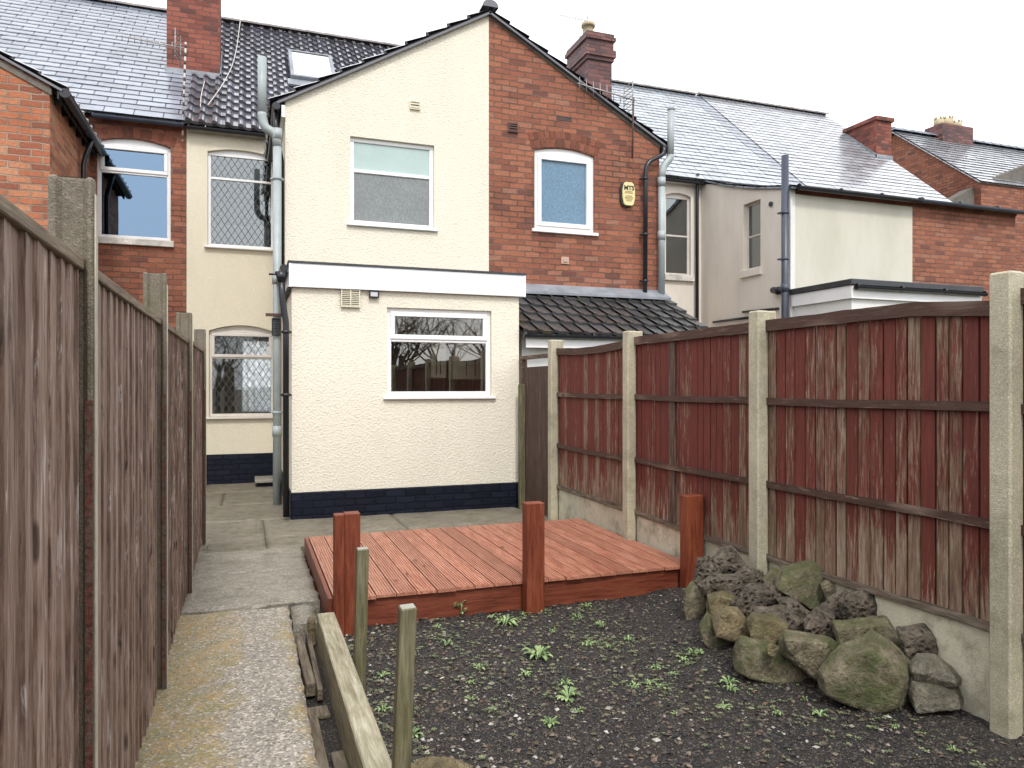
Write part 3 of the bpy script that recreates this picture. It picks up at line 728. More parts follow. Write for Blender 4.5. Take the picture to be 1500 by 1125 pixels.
# chimney on the party line
cx0, cx1, cy0, cy1 = -1.35, -.47, 14.4, 15.25
B = Bm(); B.box(cx0, cx1, cy0, cy1, 6.6, 10.2); B.box(cx0-.04, cx1+.04, cy0-.04, cy1+.04, 10.2, 10.45)
ch = obj('chimney', B, BR_DK, Hb)
B = Bm(); zf = ZE+(cy0-YM)*(ZR-ZE)/(YR-YM)
B.box(cx0-.03, cx1+.03, cy0-.03, cy0-.004, zf-.10, zf+.14)
B.prism([(cx1+.003, cy0-.03, zf-.05), (cx1+.003, cy1, zf+.75), (cx1+.003, cy1, zf+.93), (cx1+.003, cy0-.03, zf+.14)], (.02, 0, 0))
obj('flashing', B, LEAD, ch)
B = Bm()
for k in range(2): B.tube([(cx0+.22+k*.42, 14.85, 10.45), (cx0+.22+k*.42, 14.85, 10.85)], [.13, .10], 14)
obj('chimney_pot', B, POT, ch)
# rooflight
def onroof(px, py):
    r = ray(px, py); k = (ZR-ZE)/(YR-YM); t = (ZE-H-k*YM)/(r.z-k*r.y); return Vector((r.x*t, r.y*t, H+r.z*t))
a, b = onroof(427, 124), onroof(483, 95)
sd = Vector((0, YR-YM, ZR-ZE)).normalized(); nn = Vector((0, -sd.z, sd.y)); s_len = (b.y-a.y)/sd.y; wv = b.x-a.x
def RP(u, wq, v): return Vector((a.x+u, a.y, a.z))+sd*v+nn*(.20-wq)
B = Bm(); f_ = .05
B.box(-.02, wv+.02, -.0, .12, -.02, f_, P=RP); B.box(-.02, wv+.02, 0, .12, s_len-f_, s_len, P=RP); B.box(-.02, f_, 0, .12, f_, s_len-f_, P=RP); B.box(wv-f_, wv+.02, 0, .12, f_, s_len-f_, P=RP)
rl = obj('rooflight', B, LEAD, Hb, bevel=.008)
B = Bm(); B.box(f_, wv-f_, .02, .03, f_, s_len-f_, P=RP); obj('pane', B, GLASS_W, rl)
B = Bm(); B.box(-.08, wv+.08, .075, .115, -.30, -.03, P=RP); obj('flashing', B, LEAD, rl)
# wing
gz0, gzA = 5.48, 7.16
P = PY(YW)
w2 = rect(513, 199, 327, 636, YW)
B = Bm(); wallpoly(B, P, [(XL, 2.2), (XP, 2.2), (XP, gzA), (XL, gz0)], [arch(w2[0], w2[1], w2[2], w2[3], 0)], .2)
B.box(XL, XL+.2, YW+.202, YM-.002, .3, gz0-.04); B.box(XL+.002, XP-.01, YW+2.0, YW+2.05, .3, 5.4)
obj('wing_wall', B, CREAM, Hb)
window(Hb, P, *w2, 'top', panes=(BLIND, OBS_G), split=.38, inset=.05, fr=.06, sill_out=.05, opentop=False)
sw = (gzA-gz0)/(XP-XL)
tiles('wing_roof', (XL-.17, YW-.07, gz0-.17*sw+.02), (0, 1, 0), 4.0, (XP-XL+.17, 0, (XP-XL+.17)*sw), .36, TILE, Hb, tw=.3, prof=roman, ns=5, lift=.045, thick=.05)
B = Bm(); B.prism([(XL-.1, YW-.03, gz0-.1*sw-.0), (XP, YW-.03, gzA-.0), (XP, YW-.03, gzA+.03), (XL-.1, YW-.03, gz0-.1*sw+.03)], (0, .5, 0)); obj('verge', B, SOFFIT, Hb)
ridge('wing_ridge_tiles', (XP, YW-.09, gzA+.06), (XP, YW+4, gzA+.06), Hb, TILE, .12)
gutter(Hb, (XL-.12, YW-.1, gz0-.13), (XL-.12, YM-.1, gz0-.13), BLACKP)
B = Bm(); B.box(XL-.05, XL-.002, YW-.05, YM-.1, gz0-.26, gz0-.10); obj('eaves_board', B, UPVC, Hb)
# vent high on the gable
a = onY(600, 148, YW); b = onY(615, 162, YW)
def louvre(parent, x0, x1, z0, z1, Y, mat, n=4, d=.03, name='vent', mid=False):
    B = Bm(); f_ = .014
    B.box(x0, x1, Y-d, Y, z0, z0+f_); B.box(x0, x1, Y-d, Y, z1-f_, z1); B.box(x0, x0+f_, Y-d, Y, z0+f_, z1-f_); B.box(x1-f_, x1, Y-d, Y, z0+f_, z1-f_)
    if mid: B.box((x0+x1)/2-.007, (x0+x1)/2+.007, Y-d-.002, Y, z0+f_, z1-f_)
    for k in range(n):
        z = z0+f_+(z1-z0-2*f_)*(k+.2)/n; h_ = (z1-z0-2*f_)/n
        B.prism([(x0+f_, Y-d+.003, z), (x0+f_, Y-.006, z+h_*.75), (x0+f_, Y-.006, z+h_*.75+.004), (x0+f_, Y-d+.003, z+h_*.35)], (x1-x0-2*f_, 0, 0))
    return obj(name, B, mat, parent)
louvre(Hb, a.x, b.x, b.z, a.z, YW, VENTC, 2)
# extension
YE = 9.15; X0, X1 = .50, 3.40; ZT = 3.02; ZB = 2.74
P = PY(YE); ew = rect(567, 450, 581, 720, YE)
B = Bm(); wallpoly(B, P, [(X0, .28), (X1, .28), (X1, ZB+.1), (X0, ZB+.1)], [arch(*ew, 0)], .22)
B.box(X0, X0+.2, YE+.222, YW-.002, .28, ZB+.1); B.box(X1-.2, X1, YE+.222, YW-.002, .28, ZB+.1)
obj('extension_wall', B, CREAM, Hb, bevel=0)
window(Hb, P, *ew, 'top', panes=(GLASS, GLASS), split=.36, inset=.05, fr=.062, sill_out=.05)
B = Bm(); B.box(X0-.012, X1+.012, YE-.022, YE+.2, -.3, .277); B.box(X0-.012, X0+.2, YE+.2, YM-.05, -.3, .277); B.box(X1-.19, X1+.012, YE+.2, YW, -.3, .277)
obj('plinth', B, PLINTH, Hb, bevel=.012)
B = Bm(); B.box(X0-.03, X1+.07, YE-.06, YE-.038, ZB, ZT); B.box(X1+.048, X1+.07, YE-.037, YW-.003, ZB, ZT); B.box(X0-.03, X0-.008, YE-.037, YW, ZB, ZT-.05)
B.box(X0-.034, X0-.0, YE-.066, YE-.061, ZB-.004, ZT-.002); B.box(X1+.045, X1+.074, YE-.066, YE-.061, ZB-.004, ZT-.002)
obj('fascia', B, FASCIA, Hb)
B = Bm(); B.box(X0-.045, X1+.085, YE-.072, YW-.002, ZT+.002, ZT+.028); B.box(X0+.0, X1+.04, YE-.03, YW-.01, ZB+.105, ZT-.004); obj('flat_roof', B, FELT, Hb)
B = Bm(); B.box(X0-.05, X0-.002, YE-.03, YW, ZB-.04, ZB-.002); obj('eaves_board', B, SOFFIT, Hb)
gutter(Hb, (X0-.09, YE-.06, ZT-.06), (X0-.09, YW-.02, ZT-.06), BLACKP, .05)
# kitchen seen through the glass
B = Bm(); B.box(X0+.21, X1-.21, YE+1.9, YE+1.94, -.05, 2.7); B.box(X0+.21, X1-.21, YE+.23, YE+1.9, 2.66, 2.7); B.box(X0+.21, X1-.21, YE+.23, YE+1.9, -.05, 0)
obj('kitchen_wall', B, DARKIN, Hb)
B = Bm(); B.box(1.2, 3.19, YE+1.35, YE+1.89, .0, .9); obj('base_cabinet', B, CABI, Hb)
yk = YE+.55
for u0_, u1_, v0_, v1_ in ((631, 654, 500, 554), (664, 716, 470, 556)):
    a, b = onY(u0_, v0_, yk), onY(u1_, v1_, yk); B = Bm(); B.box(a.x, b.x, yk, yk+.3, b.z, a.z); wc = obj('wall_cabinet', B, CABC, Hb, bevel=.01)
    B = Bm()
    for q in (.35, .6): B.tube([(a.x+(b.x-a.x)*q, yk-.02, b.z+.05), (a.x+(b.x-a.x)*q, yk-.02, b.z+.28)], .006, 6)
    obj('handle', B, METAL, wc)
a = onY(499, 422, YE); b = onY(527, 451, YE)
B = Bm(); B.box(a.x, b.x, YE-.02, YE, b.z, a.z)
vb = louvre(Hb, a.x, b.x, b.z, a.z, YE, VENTC, 9, .045, 'extractor_vent', True)
obj('back_plate', B, plain('vent_shadow_plate', (.25, .24, .19), .6), vb)
# soil pipe (grey) and black downpipe
def PXY(px, py, Y): return onY(px, py, Y)
yp = YW-.12
p_ = [PXY(384, 84, yp), PXY(384, 172, yp), PXY(388, 188, yp), PXY(405, 196, yp), PXY(406, 215, yp)]
cxp = p_[-1].x
pipe(Hb, p_[:2], .058, GREYP, 'soil_pipe')
pipe(Hb, [p_[1]+Vector((0, 0, .06)), p_[1], p_[2], p_[3], p_[4]], .060, GREYP, 'soil_pipe_bend')
pipe(Hb, [p_[4]+Vector((0, 0, .08)), Vector((cxp, yp, GZ-.02))], .056, GREYP, 'soil_pipe', clips=[(cxp, yp, 4.35), (cxp, yp, 1.2)], socket=[(cxp, yp, 4.95), (cxp, yp, 3.0), (cxp, yp, .95)])
yq = YE-.02
p0, p1, p2 = onY(412, 406, yq), onY(414, 440, yq), onY(419, 757, yq)
pipe(Hb, [p0, p1, Vector((p2.x, yq, 2.3)), p2], .036, BLACKP, clips=[(p2.x, yq, 1.45), (p2.x, yq, 2.2)])
B = Bm(); B.tube([p0+Vector((0, 0, .06)), p0+Vector((0, 0, -.06))], [.075, .04], 12); B.tube([p0+Vector((-.14, 0, .03)), p0+Vector((0, 0, .03))], .012, 8)
obj('hopper', B, BLACKP, Hb)
# bracket rods and wall grille beside pipe
a = onY(389, 461, YW-.2); B = Bm(); B.box(a.x, a.x+.24, YW-.22, YW-.19, a.z-.02, a.z+.02); obj('bracket', B, RUSTM, Hb)
a = onY(398, 466, YW-.2); b = onY(411, 492, YW-.2); louvre(Hb, a.x, b.x, b.z, a.z, YW-.19, BLACKP, 6, .02, 'wall_grille')
# black downpipe top behind soil pipe
pipe(Hb, [(XL-.12, YW+.02, gz0-.16), (XL-.12, YW+.05, gz0-.5), (XL-.04, YW+.15, gz0-.8), (XL-.04, YW+.15, 3.1)], .034, BLACKP)

# ---- house C: brick wing with tiled lean-to
Hc = thing('terraced_house', 'red brick half of the gabled pair with arched blue-paned window and tiled lean-to', 'house', (4.9, 11, GZ))
P = PY(YW); cw = rect(783, 219, 335, 871, YW)
B = Bm(); gzR = 5.55
wallpoly(B, P, [(XP+.002, -.2), (XR, -.2), (XR, gzR), (XP+.002, gzA)], [arch(*cw, .075)], .2)
B.box(XR-.2, XR, YW+.202, YM-.002, -.2, gzR-.04); B.box(XP+.01, XR-.202, YW+2.0, YW+2.05, 0, 5.4)
obj('wing_wall', B, BR, Hc)
window(Hc, P, *cw, 'one', rise=.075, panes=(OBS_B, OBS_B), inset=.04, fr=.075, sill_out=.05, sill_h=.05)
voussoirs(Hc, P, cw[0], cw[1], cw[3], .075, 2, VOUS, .26)
sr = (gzA-gzR)/(XR-XP)
tiles('wing_roof', (XR+.14, YW-.07, gzR-.14*sr+.02), (0, 1, 0), 4.0, (-(XR-XP+.14), 0, (XR-XP+.14)*sr), .36, TILE, Hc, tw=.3, prof=roman, ns=5, lift=.045, thick=.05)
B = Bm(); B.prism([(XP, YW-.03, gzA), (XR+.1, YW-.03, gzR-.1*sr), (XR+.1, YW-.03, gzR-.1*sr+.03), (XP, YW-.03, gzA+.03)], (0, .5, 0)); obj('verge', B, SOFFIT, Hc)
B = Bm(); B.prism([(XP+.03, YW-.012, gzA-.02), (XR, YW-.012, gzR-.01), (XR, YW-.012, gzR-.10), (XP+.03, YW-.012, gzA-.08)], (0, .01, 0)); obj('verge_mortar', B, GREYWALLT, Hc)
shell(Hc, BR, 3.42, 6.93, YM, 20.9, -.2, ZE-.06)
tiles('roof', (3.44, YM-.2, ZE-.05), (1, 0, 0), 3.48, (0, YR-YM+.2, ZR-ZE+.05), .2, SLATE3, Hc, tw=.42, ns=1, lift=.009, thick=.010, wob=.002)
B = Bm(); B.prism([(3.43, YR, ZR-.02), (3.43, 21.2, ZE), (3.43, 21.2, ZE-.05), (3.43, YR, ZR-.12)], (3.5, 0, 0)); obj('rear_roof', B, FELT, Hc)
ridge('ridge_tiles', (3.43, YR, ZR), (6.9, YR, ZR), Hc, RIDGE, .085)
# chimney
ax, bx, ay, by = 6.85, 7.42, 14.2, 15.2
B = Bm(); B.box(ax, bx, ay, by, 6.4, 8.55)
for k, (e, z0_, z1_) in enumerate(((.035, 8.55, 8.63), (.07, 8.63, 8.78), (.03, 8.78, 8.98), (.07, 8.98, 9.06), (.04, 9.06, 9.14))):
    B.box(ax-e, bx+e, ay-e, by+e, z0_+.001, z1_)
ch = obj('chimney', B, BR_SOOT, Hc)
for yy, hh in ((14.5, .26), (14.95, .18)):
    B = Bm(); c_ = (7.0 if yy < 14.6 else 7.15)
    B.tube([(c_, yy, 9.14), (c_, yy, 9.2), (c_, yy, 9.2+hh-.08), (c_, yy, 9.2+hh-.08), (c_, yy, 9.2+hh)], [.15, .125, .115, .15, .15], 16); obj('chimney_pot', B, POT, ch)
# details on gable
a = onY(744, 180, YW); b = onY(758, 195, YW); louvre(Hc, a.x, b.x, b.z, a.z, YW, VENTB, 3)
a = onY(815, 170, YW); b = onY(838, 177, YW)
B = Bm()
for k in range(6): B.box(a.x+.03*k, a.x+.03*k+.012, YW-.006, YW+.002, b.z, a.z)
B.box(a.x, b.x, YW-.008, YW+.001, a.z, a.z+.014); B.box(a.x, b.x, YW-.008, YW+.001, b.z-.014, b.z); obj('air_brick', B, VENTB, Hc)
B = Bm(); B.box(a.x+.008, b.x-.008, YW-.003, YW+.0015, b.z+.001, a.z-.001); obj('air_brick_hole', B, INK, Hc)  # black plate paints the dark inside the holes
a = onY(822, 376, YW); b = onY(833, 387, YW); B = Bm(); B.box(a.x, b.x, YW-.015, YW, b.z, a.z); B.box(a.x+.03, b.x-.03, YW-.03, YW-.015, b.z+.03, a.z-.03); obj('cover_plate', B, plain('pinkish_plate', (.5, .33, .26), .7), Hc)
# lean-to
LY, LZ0, LZ1 = 9.1, 2.27, 3.0
tiles('lean_to_roof', (X1+.03, LY, LZ0), (1, 0, 0), XR-X1+.12, (0, YW-LY, LZ1-LZ0), .29, TILE_M, Hc, tw=.22, prof=inter, ns=6, lift=.04, thick=.045)
B = Bm(); B.box(X1+.1, XR-.002, LY+.2, LY+.35, -.2, LZ0+.05); B.box(XR-.15, XR-.002, LY+.35, YW, -.2, LZ0+.05); obj('lean_to_wall', B, WHITE_R, Hc)
B = Bm(); B.prism([(X1+.09, YW-.26, LZ1-.06), (XR+.06, YW-.26, LZ1-.06), (XR+.06, YW-.006, LZ1+.09), (X1+.09, YW-.006, LZ1+.09)], (0, 0, .035)); obj('flashing', B, LEAD, Hc)
gutter(Hc, (X1+.03, LY-.05, LZ0-.03), (XR+.1, LY-.05, LZ0-.03), BLACKP, .05)
B = Bm(); B.box(X1+.09, XR, LY+.01, LY+.03, LZ0-.2, LZ0-.02); obj('eaves_board', B, UPVC, Hc)
# pipes at right edge
yb_ = YW-.10
g0, g1, g2, g3 = onY(983, 160, yb_), onY(982, 232, yb_), onY(971, 244, yb_), onY(969, 262, yb_)
gb = onY(969, 432, yb_)
pipe(Hc, [g0, g1], .056, GREYP, 'soil_pipe')
B = Bm(); B.tube([g0-Vector((0, 0, .02)), g0+Vector((0, 0, .03)), g0+Vector((0, 0, .055))], [.062, .055, .02], 14); obj('pipe_cap', B, GREYP, Hc)
pipe(Hc, [g1+Vector((0, 0, .05)), g1, g2, g3], .060, GREYP, 'soil_pipe_bend')
pipe(Hc, [g3+Vector((0, 0, .05)), gb], .054, GREYP, 'soil_pipe', socket=[(g3.x, yb_, g3.z-.05), (g3.x, yb_, 4.0)])
h0, h1, h2, h3, h4 = onY(973, 214, yb_), onY(972, 226, yb_), onY(952, 236, yb_), onY(946, 245, yb_), onY(945, 428, yb_)
pipe(Hc, [h0, h1, h2, h3, h4], .036, BLACKP, clips=[(h4.x, yb_, 4.9), (h4.x, yb_, 4.0), (h4.x, yb_, 3.25)])
gutter(Hc, (XR+.13, YW-.08, gzR-.12), (XR+.13, YM-.1, gzR-.12), BLACKP)

# ---- house D: beige rendered, catslide slate roof, pale painted wing panel
Hd = thing('terraced_house', 'beige rendered house with small side window and weathered cream painted wing front', 'house', (9.5, 12, GZ))
P = PY(YM); dx = 8.87; yw2 = 10.35; px_ = 11.68
dw = rect(975, 285, 402, 1012, YM)
shell(Hd, BEIGE, 6.94, px_, YM, 20.9, -.2, ZE-.08, holes=[arch(*dw, .06)])
window(Hd, P, *dw, 'top', rise=.06, panes=(GLASS_L, GLASS_L), split=.5, frame=UPVC_O, opentop=False, sillm=STONE_SILL, sill_h=.12)
# side wall with window
Px = PX(dx)
s0 = onX(1089, 299, dx); s1 = onX(1114, 291, dx); s2 = onX(1114, 391, dx); s3 = onX(1089, 395, dx)
B = Bm(); zc = 4.98
wallpoly(B, Px, [(yw2, -.2), (YM-.002, -.2), (YM-.002, ZE-.1), (12.2, 5.52), (11.4, 5.24), (yw2, zc)], [[(s1.y, s2.z), (s0.y, s2.z), (s0.y, s1.z), (s1.y, s1.z)]], .2)
obj('side_wall', B, BEIGE, Hd)
window(Hd, Px, s1.y, s0.y, s2.z, s1.z, 'top', panes=(GLASS_L, GLASS_L), split=.5, frame=UPVC_O, opentop=False, inset=.08, fr=.04, sillm=BEIGE, sill_h=.14, sill_out=.05)
B = Bm(); B.box(dx+.001, px_, yw2-.002, yw2+.2, -.2, zc-.08); obj('wing_wall', B, PAINTED, Hd)
B = Bm(); B.box(dx+.10, px_, yw2-.006, yw2+.19, zc-.078, zc+.02); obj('brick_course', B, BR_DK, Hd)
B = Bm(); B.box(dx-.0, dx+.10, yw2-.012, yw2-.003, 2, zc-.02); obj('corner_board', B, WHITE_R, Hd)
tiles('repaired_strip', (11.12, YM-.2, ZE-.05), (1, 0, 0), .42, (0, YR-YM+.2, ZR-ZE+.05), .2, SLATE, Hd, tw=.42, ns=1, lift=.009, thick=.010, wob=.003, seed=14)
tiles('roof', (6.95, YM-.2, ZE-.05), (1, 0, 0), 4.16, (0, YR-YM+.2, ZR-ZE+.05), .2, SLATE3, Hd, tw=.42, ns=1, lift=.009, thick=.010, wob=.003, seed=4)
ridge('ridge_tiles', (6.95, YR, ZR), (11.45, YR, ZR), Hd, RIDGE, .085)
def catslide(parent, x0, x1, mat, seed):
    pts = [(yw2-.14, zc+.02), (11.3, 5.27), (12.1, 5.52), (YM-.19, ZE-.05)]
    for k in range(3):
        (ya, za), (yb2, zb) = pts[k], pts[k+1]
        tiles('lower_roof', (x0, ya, za), (1, 0, 0), x1-x0, (0, yb2-ya, zb-za), .2, mat, parent, tw=.42, ns=1, lift=.009, thick=.010, wob=.003, seed=seed+k)
catslide(Hd, dx-.05, 11.53, SLATE3, 11)
B = Bm(); B.prism([(6.95, YR, ZR-.02), (6.95, 21.2, ZE), (6.95, 21.2, ZE-.05), (6.95, YR, ZR-.12)], (4.7, 0, 0)); obj('rear_roof', B, FELT, Hd)
gutter(Hd, (6.6, YM-.16, ZE-.12), (dx-.05, YM-.16, ZE-.12), BLACKP, .05)
gutter(Hd, (dx+.02, yw2-.18, zc-.0), (px_, yw2-.18, zc-.0), BLACKP, .06)
d0 = onY(1022, 258, YM-.1)
pipe(Hd, [d0+Vector((0, 0, .05)), d0-Vector((0, 0, .15)), Vector((d0.x-.0, YM-.08, d0.z-.4)), Vector((d0.x, YM-.08, -.1))], .035, BLACKP)
v0 = onX(1150, 228, dx-.12); 
pipe(Hd, [v0, Vector((dx-.12, v0.y, -.1))], .062, NAVYP, 'soil_pipe', socket=[(dx-.12, v0.y, 3.25)], clips=[(dx-.12, v0.y, 4.55), (dx-.12, v0.y, 3.75)])
B = Bm(); B.tube([(dx-.12, v0.y-.0, 3.2), (dx-.12, v0.y+.30, 3.25), (dx-.0, v0.y+.34, 3.25)], .058, 12); B.tube([(dx-.12, v0.y+.14, 3.22), (dx-.12, v0.y+.20, 3.225)], .07, 12); obj('branch_pipe', B, BLACKP, Hd)
B = Bm(); a = onX(1130, 299, dx); B.tube([(dx-.03, a.y, a.z), (dx, a.y, a.z)], .045, 12); obj('flue_outlet', B, NAVYP, Hd)
a, b = onX(1088, 457, dx-.04), onX(1140, 452, dx-.04); B = Bm(); B.tube([a, b], .022, 8); a, b = onX(1045, 472, dx-.04), onX(1112, 463, dx-.04); B.tube([a, b], .025, 8); obj('waste_pipe', B, BLACKP, Hd)
# flat-roofed extension of D
fy = 8.97; fz = 3.23
B = Bm(); B.box(dx+.06, px_-.1, fy+.06, yw2-.004, -.2, 2.95); obj('extension_wall', B, WHITE_R, Hd)
B = Bm(); B.box(dx, px_, fy, fy+.05, 2.93, fz-.10); B.box(dx, dx+.05, fy+.051, yw2-.004, 2.93, fz-.10); obj('fascia', B, UPVC, Hd)
B = Bm(); B.box(dx-.03, px_+.03, fy-.03, yw2-.004, fz-.098, fz-.0); obj('flat_roof', B, FELT, Hd, bevel=.01)
gutter(Hd, (dx+.02, fy-.07, fz-.12), (px_, fy-.07, fz-.12), BLACKP, .05)

# ---- house E: end brick
He = thing('terraced_house', 'end terraced house with bare red brick wing and silvery slate roof to the verge', 'house', (14, 12, GZ))
xe = 14.4; xg = 15.9
B = Bm(); B.box(px_+.002, xe, yw2, yw2+.2, -.2, zc-.05); B.box(px_+.002, xe+.01, yw2-.02, yw2+.198, zc-.049, zc+.03); B.box(xe-.2, xe, yw2+.2, YM, -.2, zc-.05)
obj('wing_wall', B, BR, He)
shell(He, BR, px_+.01, xg-.08, YM, 20.9, -.2, ZE-.06)
B = Bm(); B.prism([(xg-.24, YM, ZE-.06), (xg-.24, YR, ZR-.08), (xg-.24, 20.9, ZE-.06)], (.15, 0, 0)); obj('gable_wall', B, BR, He)
tiles('roof', (11.53, YM-.2, ZE-.035), (1, 0, 0), xg-11.53, (0, YR-YM+.2, ZR-ZE+.05), .2, SLATE2, He, tw=.42, ns=1, lift=.009, thick=.010, wob=.002, seed=6)
ridge('ridge_tiles', (11.5, YR, ZR+.02), (xg, YR, ZR+.02), He, RIDGE, .085)
catslide(He, 11.54, xe+.25, SLATE2, 21)
B = Bm(); B.prism([(11.52, YR, ZR-.02), (11.52, 21.2, ZE), (11.52, 21.2, ZE-.05), (11.52, YR, ZR-.12)], (4.38, 0, 0)); obj('rear_roof', B, FELT, He)
gutter(He, (px_+.01, yw2-.18, zc+.01), (xe+.25, yw2-.18, zc+.01), NAVYP, .06)
B = Bm(); ax, bx, ay, by = 15.45, 15.98, 14.8, 15.85
B.box(ax, bx, ay, by, 6.8, 8.50); B.box(ax-.05, bx+.05, ay-.05, by+.05, 8.501, 8.60)
ch = obj('chimney', B, BR_DK, He)
B = Bm(); zf = ZE+(ay-YM)*(ZR-ZE)/(YR-YM)
B.box(ax-.02, bx+.02, ay-.025, ay-.003, zf-.05, zf+.15); B.prism([(ax-.02, ay-.025, zf-.02), (ax-.02, by, zf+.92), (ax-.02, by, zf+1.05), (ax-.02, ay-.025, zf+.15)], (.018, 0, 0)); obj('flashing', B, LEAD, ch)
B = Bm(); B.tube([(15.7, 15.3, 8.6), (15.7, 15.3, 8.68)], [.12, .1], 12); obj('chimney_pot', B, BR_DK, ch)

# ---- far houses on the right
Hf = thing('house', 'more distant brick house with frosty slate roof behind the end chimney', 'house', (22, 22, 0))
fa, fb, fc = atD(1310, 190, 27), atD(1437, 266, 22), atD(1437, 266, 22)
gx_ = fb.x
pA = Vector((fb.x, fb.y, fb.z)); 
# gable plane X = const through the eave point; ridge point on the same plane
gX = 20.0; e_ = onX(1437, 266, gX); r_ = onX(1310, 192, gX)
n_ = Vector((0, r_.y-e_.y, r_.z-e_.z))
B = Bm(); B.prism([(gX, e_.y, -.3), (gX, e_.y, e_.z-.05), (gX, r_.y, r_.z-.05), (gX, 2*r_.y-e_.y, e_.z-.05), (gX, 2*r_.y-e_.y, -.3)], (12, 0, 0)); obj('wall', B, BR, Hf)
tiles('roof', (gX-.1, e_.y-.05, e_.z), (1, 0, 0), 12.3, (0, n_.y+.05, n_.z), .25, SLATE2, Hf, tw=.42, ns=1, lift=.02, thick=.02, wob=.004, seed=8)
B = Bm(); B.prism([(gX-.1, r_.y, r_.z), (gX-.1, 2*r_.y-e_.y+.2, e_.z), (gX-.1, 2*r_.y-e_.y+.2, e_.z-.06), (gX-.1, r_.y, r_.z-.1)], (12.3, 0, 0)); obj('rear_roof', B, FELT, Hf)
ridge('ridge_tiles', (gX-.1, r_.y, r_.z+.02), (gX+12, r_.y, r_.z+.02), Hf, SLATE, .12)
c1 = onY(1384, 184, r_.y+.2)
B = Bm(); B.box(c1.x-.7, c1.x+.7, r_.y-.3, r_.y+.4, r_.z-.8, c1.z-.15)
ch = obj('chimney', B, BR_SOOT, Hf)
for k in range(3):
    B = Bm(); xx = c1.x-.45+k*.42; n = 10
    B.tube([(xx, r_.y+.05, c1.z-.15), (xx, r_.y+.05, c1.z+.1+.08*(k % 2))], [.17, .15], 10)
    for m in range(6):
        an = m*math.pi/3; q0 = Vector((xx+.13*math.cos(an), r_.y+.05+.13*math.sin(an), c1.z+.1+.08*(k % 2))); B.tube([q0, q0+Vector((0, 0, .1))], [.04, .008], 5)
    obj('chimney_pot', B, POT, ch)
a, b = onY(1392, 292, 15.6), onY(1440, 266, 15.6)
dk = [(a.x+.15, -.3), (40, -.3)]
c2 = onY(1500, 243, 15.6); sl2 = (c2.z-b.z)/(c2.x-b.x)
B = Bm(); B.prism([(a.x-.3, 15.6, -.3), (40, 15.6, -.3), (40, 15.6, b.z+2.5), (b.x+4.0, 15.6, b.z+4.0*sl2), (b.x, 15.6, b.z), (a.x-.3, 15.6, a.z-.2)], (0, .4, 0))
dw_ = obj('stone_building', B, DARKWALL); tag(dw_, 'dark sooty rendered building wall at the right edge beyond the brick wing', 'building')

# ================================================================ FITTINGS ON THE HOUSES
# alarm box
a = onY(912, 266, YW-.06); b = onY(930, 302, YW-.06); cxa, cza = (a.x+b.x)/2, (a.z+b.z)/2; hw, hh = (b.x-a.x)/2, (a.z-b.z)/2
T = thing('alarm_box', 'yellowed oval burglar alarm box lettered MTS beside the black downpipe', 'alarm box', (cxa, YW, b.z))
def oval(y, s, z=0):
    return [Vector((cxa+hw*s*x, y, cza+hh*s*zz)) for x, zz in ((-.55, -1), (.55, -1), (.8, -.85), (1, -.35), (1, .35), (.8, .85), (.55, 1), (-.55, 1), (-.8, .85), (-1, .35), (-1, -.35), (-.8, -.85))]
B = Bm(); B.prism(oval(YW-.07, 1), (0, .03, 0)); obj('cover', B, ALARM, T, bevel=.006)
B = Bm(); B.prism([p+Vector((-.02, 0, -.005)) for p in oval(YW-.039, 1.05)], (0, .038, 0)); obj('backplate', B, INK, T)
def text(s, size, loc, mat, parent, name, ex=.001, bold=0.0, rot=0.0):
    cu = bpy.data.curves.new(name, 'FONT'); cu.body = s; cu.size = size; cu.extrude = ex; cu.align_x = 'CENTER'; cu.align_y = 'CENTER'; cu.offset = bold; cu.resolution_u = 3
    o = bpy.data.objects.new('tmp', cu); COL.objects.link(o); bpy.context.view_layer.update()
    me = bpy.data.meshes.new_from_object(o.evaluated_get(bpy.context.evaluated_depsgraph_get())); bpy.data.objects.remove(o)
    me.transform(Matrix.Translation(Vector(loc)-OFF[parent.name]) @ Matrix.Rotation(R(90), 4, 'X')); me.materials.clear(); me.materials.append(mat)
    t_ = bpy.data.objects.new(name, me); COL.objects.link(t_); t_.parent = parent; OFF[t_.name] = OFF[parent.name]; return t_
text('MTS', .10, (cxa, YW-.072, cza+hh*.48), INK, T, 'lettering', bold=.003)
B = Bm(); OR_ = plain('ochre_small_print', (.25, .14, .04), .6)
for k, (zz, ww) in enumerate(((.18, .6), (.06, .7), (-.2, .55), (-.33, .7), (-.46, .6), (-.6, .45))):
    z = cza+hh*zz; n = 6
    for m in range(n):
        xx = cxa-hw*ww+2*hw*ww*m/n; B.box(xx, xx+2*hw*ww/n*.7, YW-.0715, YW-.0702, z-.008, z+.008)
obj('small_print', B, OR_, T)
# floodlight
a = onY(540, 426, YE-.03); b = onY(555, 437, YE-.03)
T = thing('floodlight', 'small black floodlight under the white fascia beside the cream vent', 'light', (a.x, YE, b.z))
B = Bm(); B.box(a.x, b.x, YE-.06, YE-.03, b.z, a.z); B.box(a.x+.05, b.x-.05, YE-.03, YE, b.z+.02, a.z-.02); obj('housing', B, BLACKP, T, bevel=.005)
B = Bm(); B.box(a.x+.02, b.x-.02, YE-.064, YE-.0605, b.z+.018, a.z-.018); obj('lens', B, plain('floodlight_lens', (.5, .5, .52), .2), T)
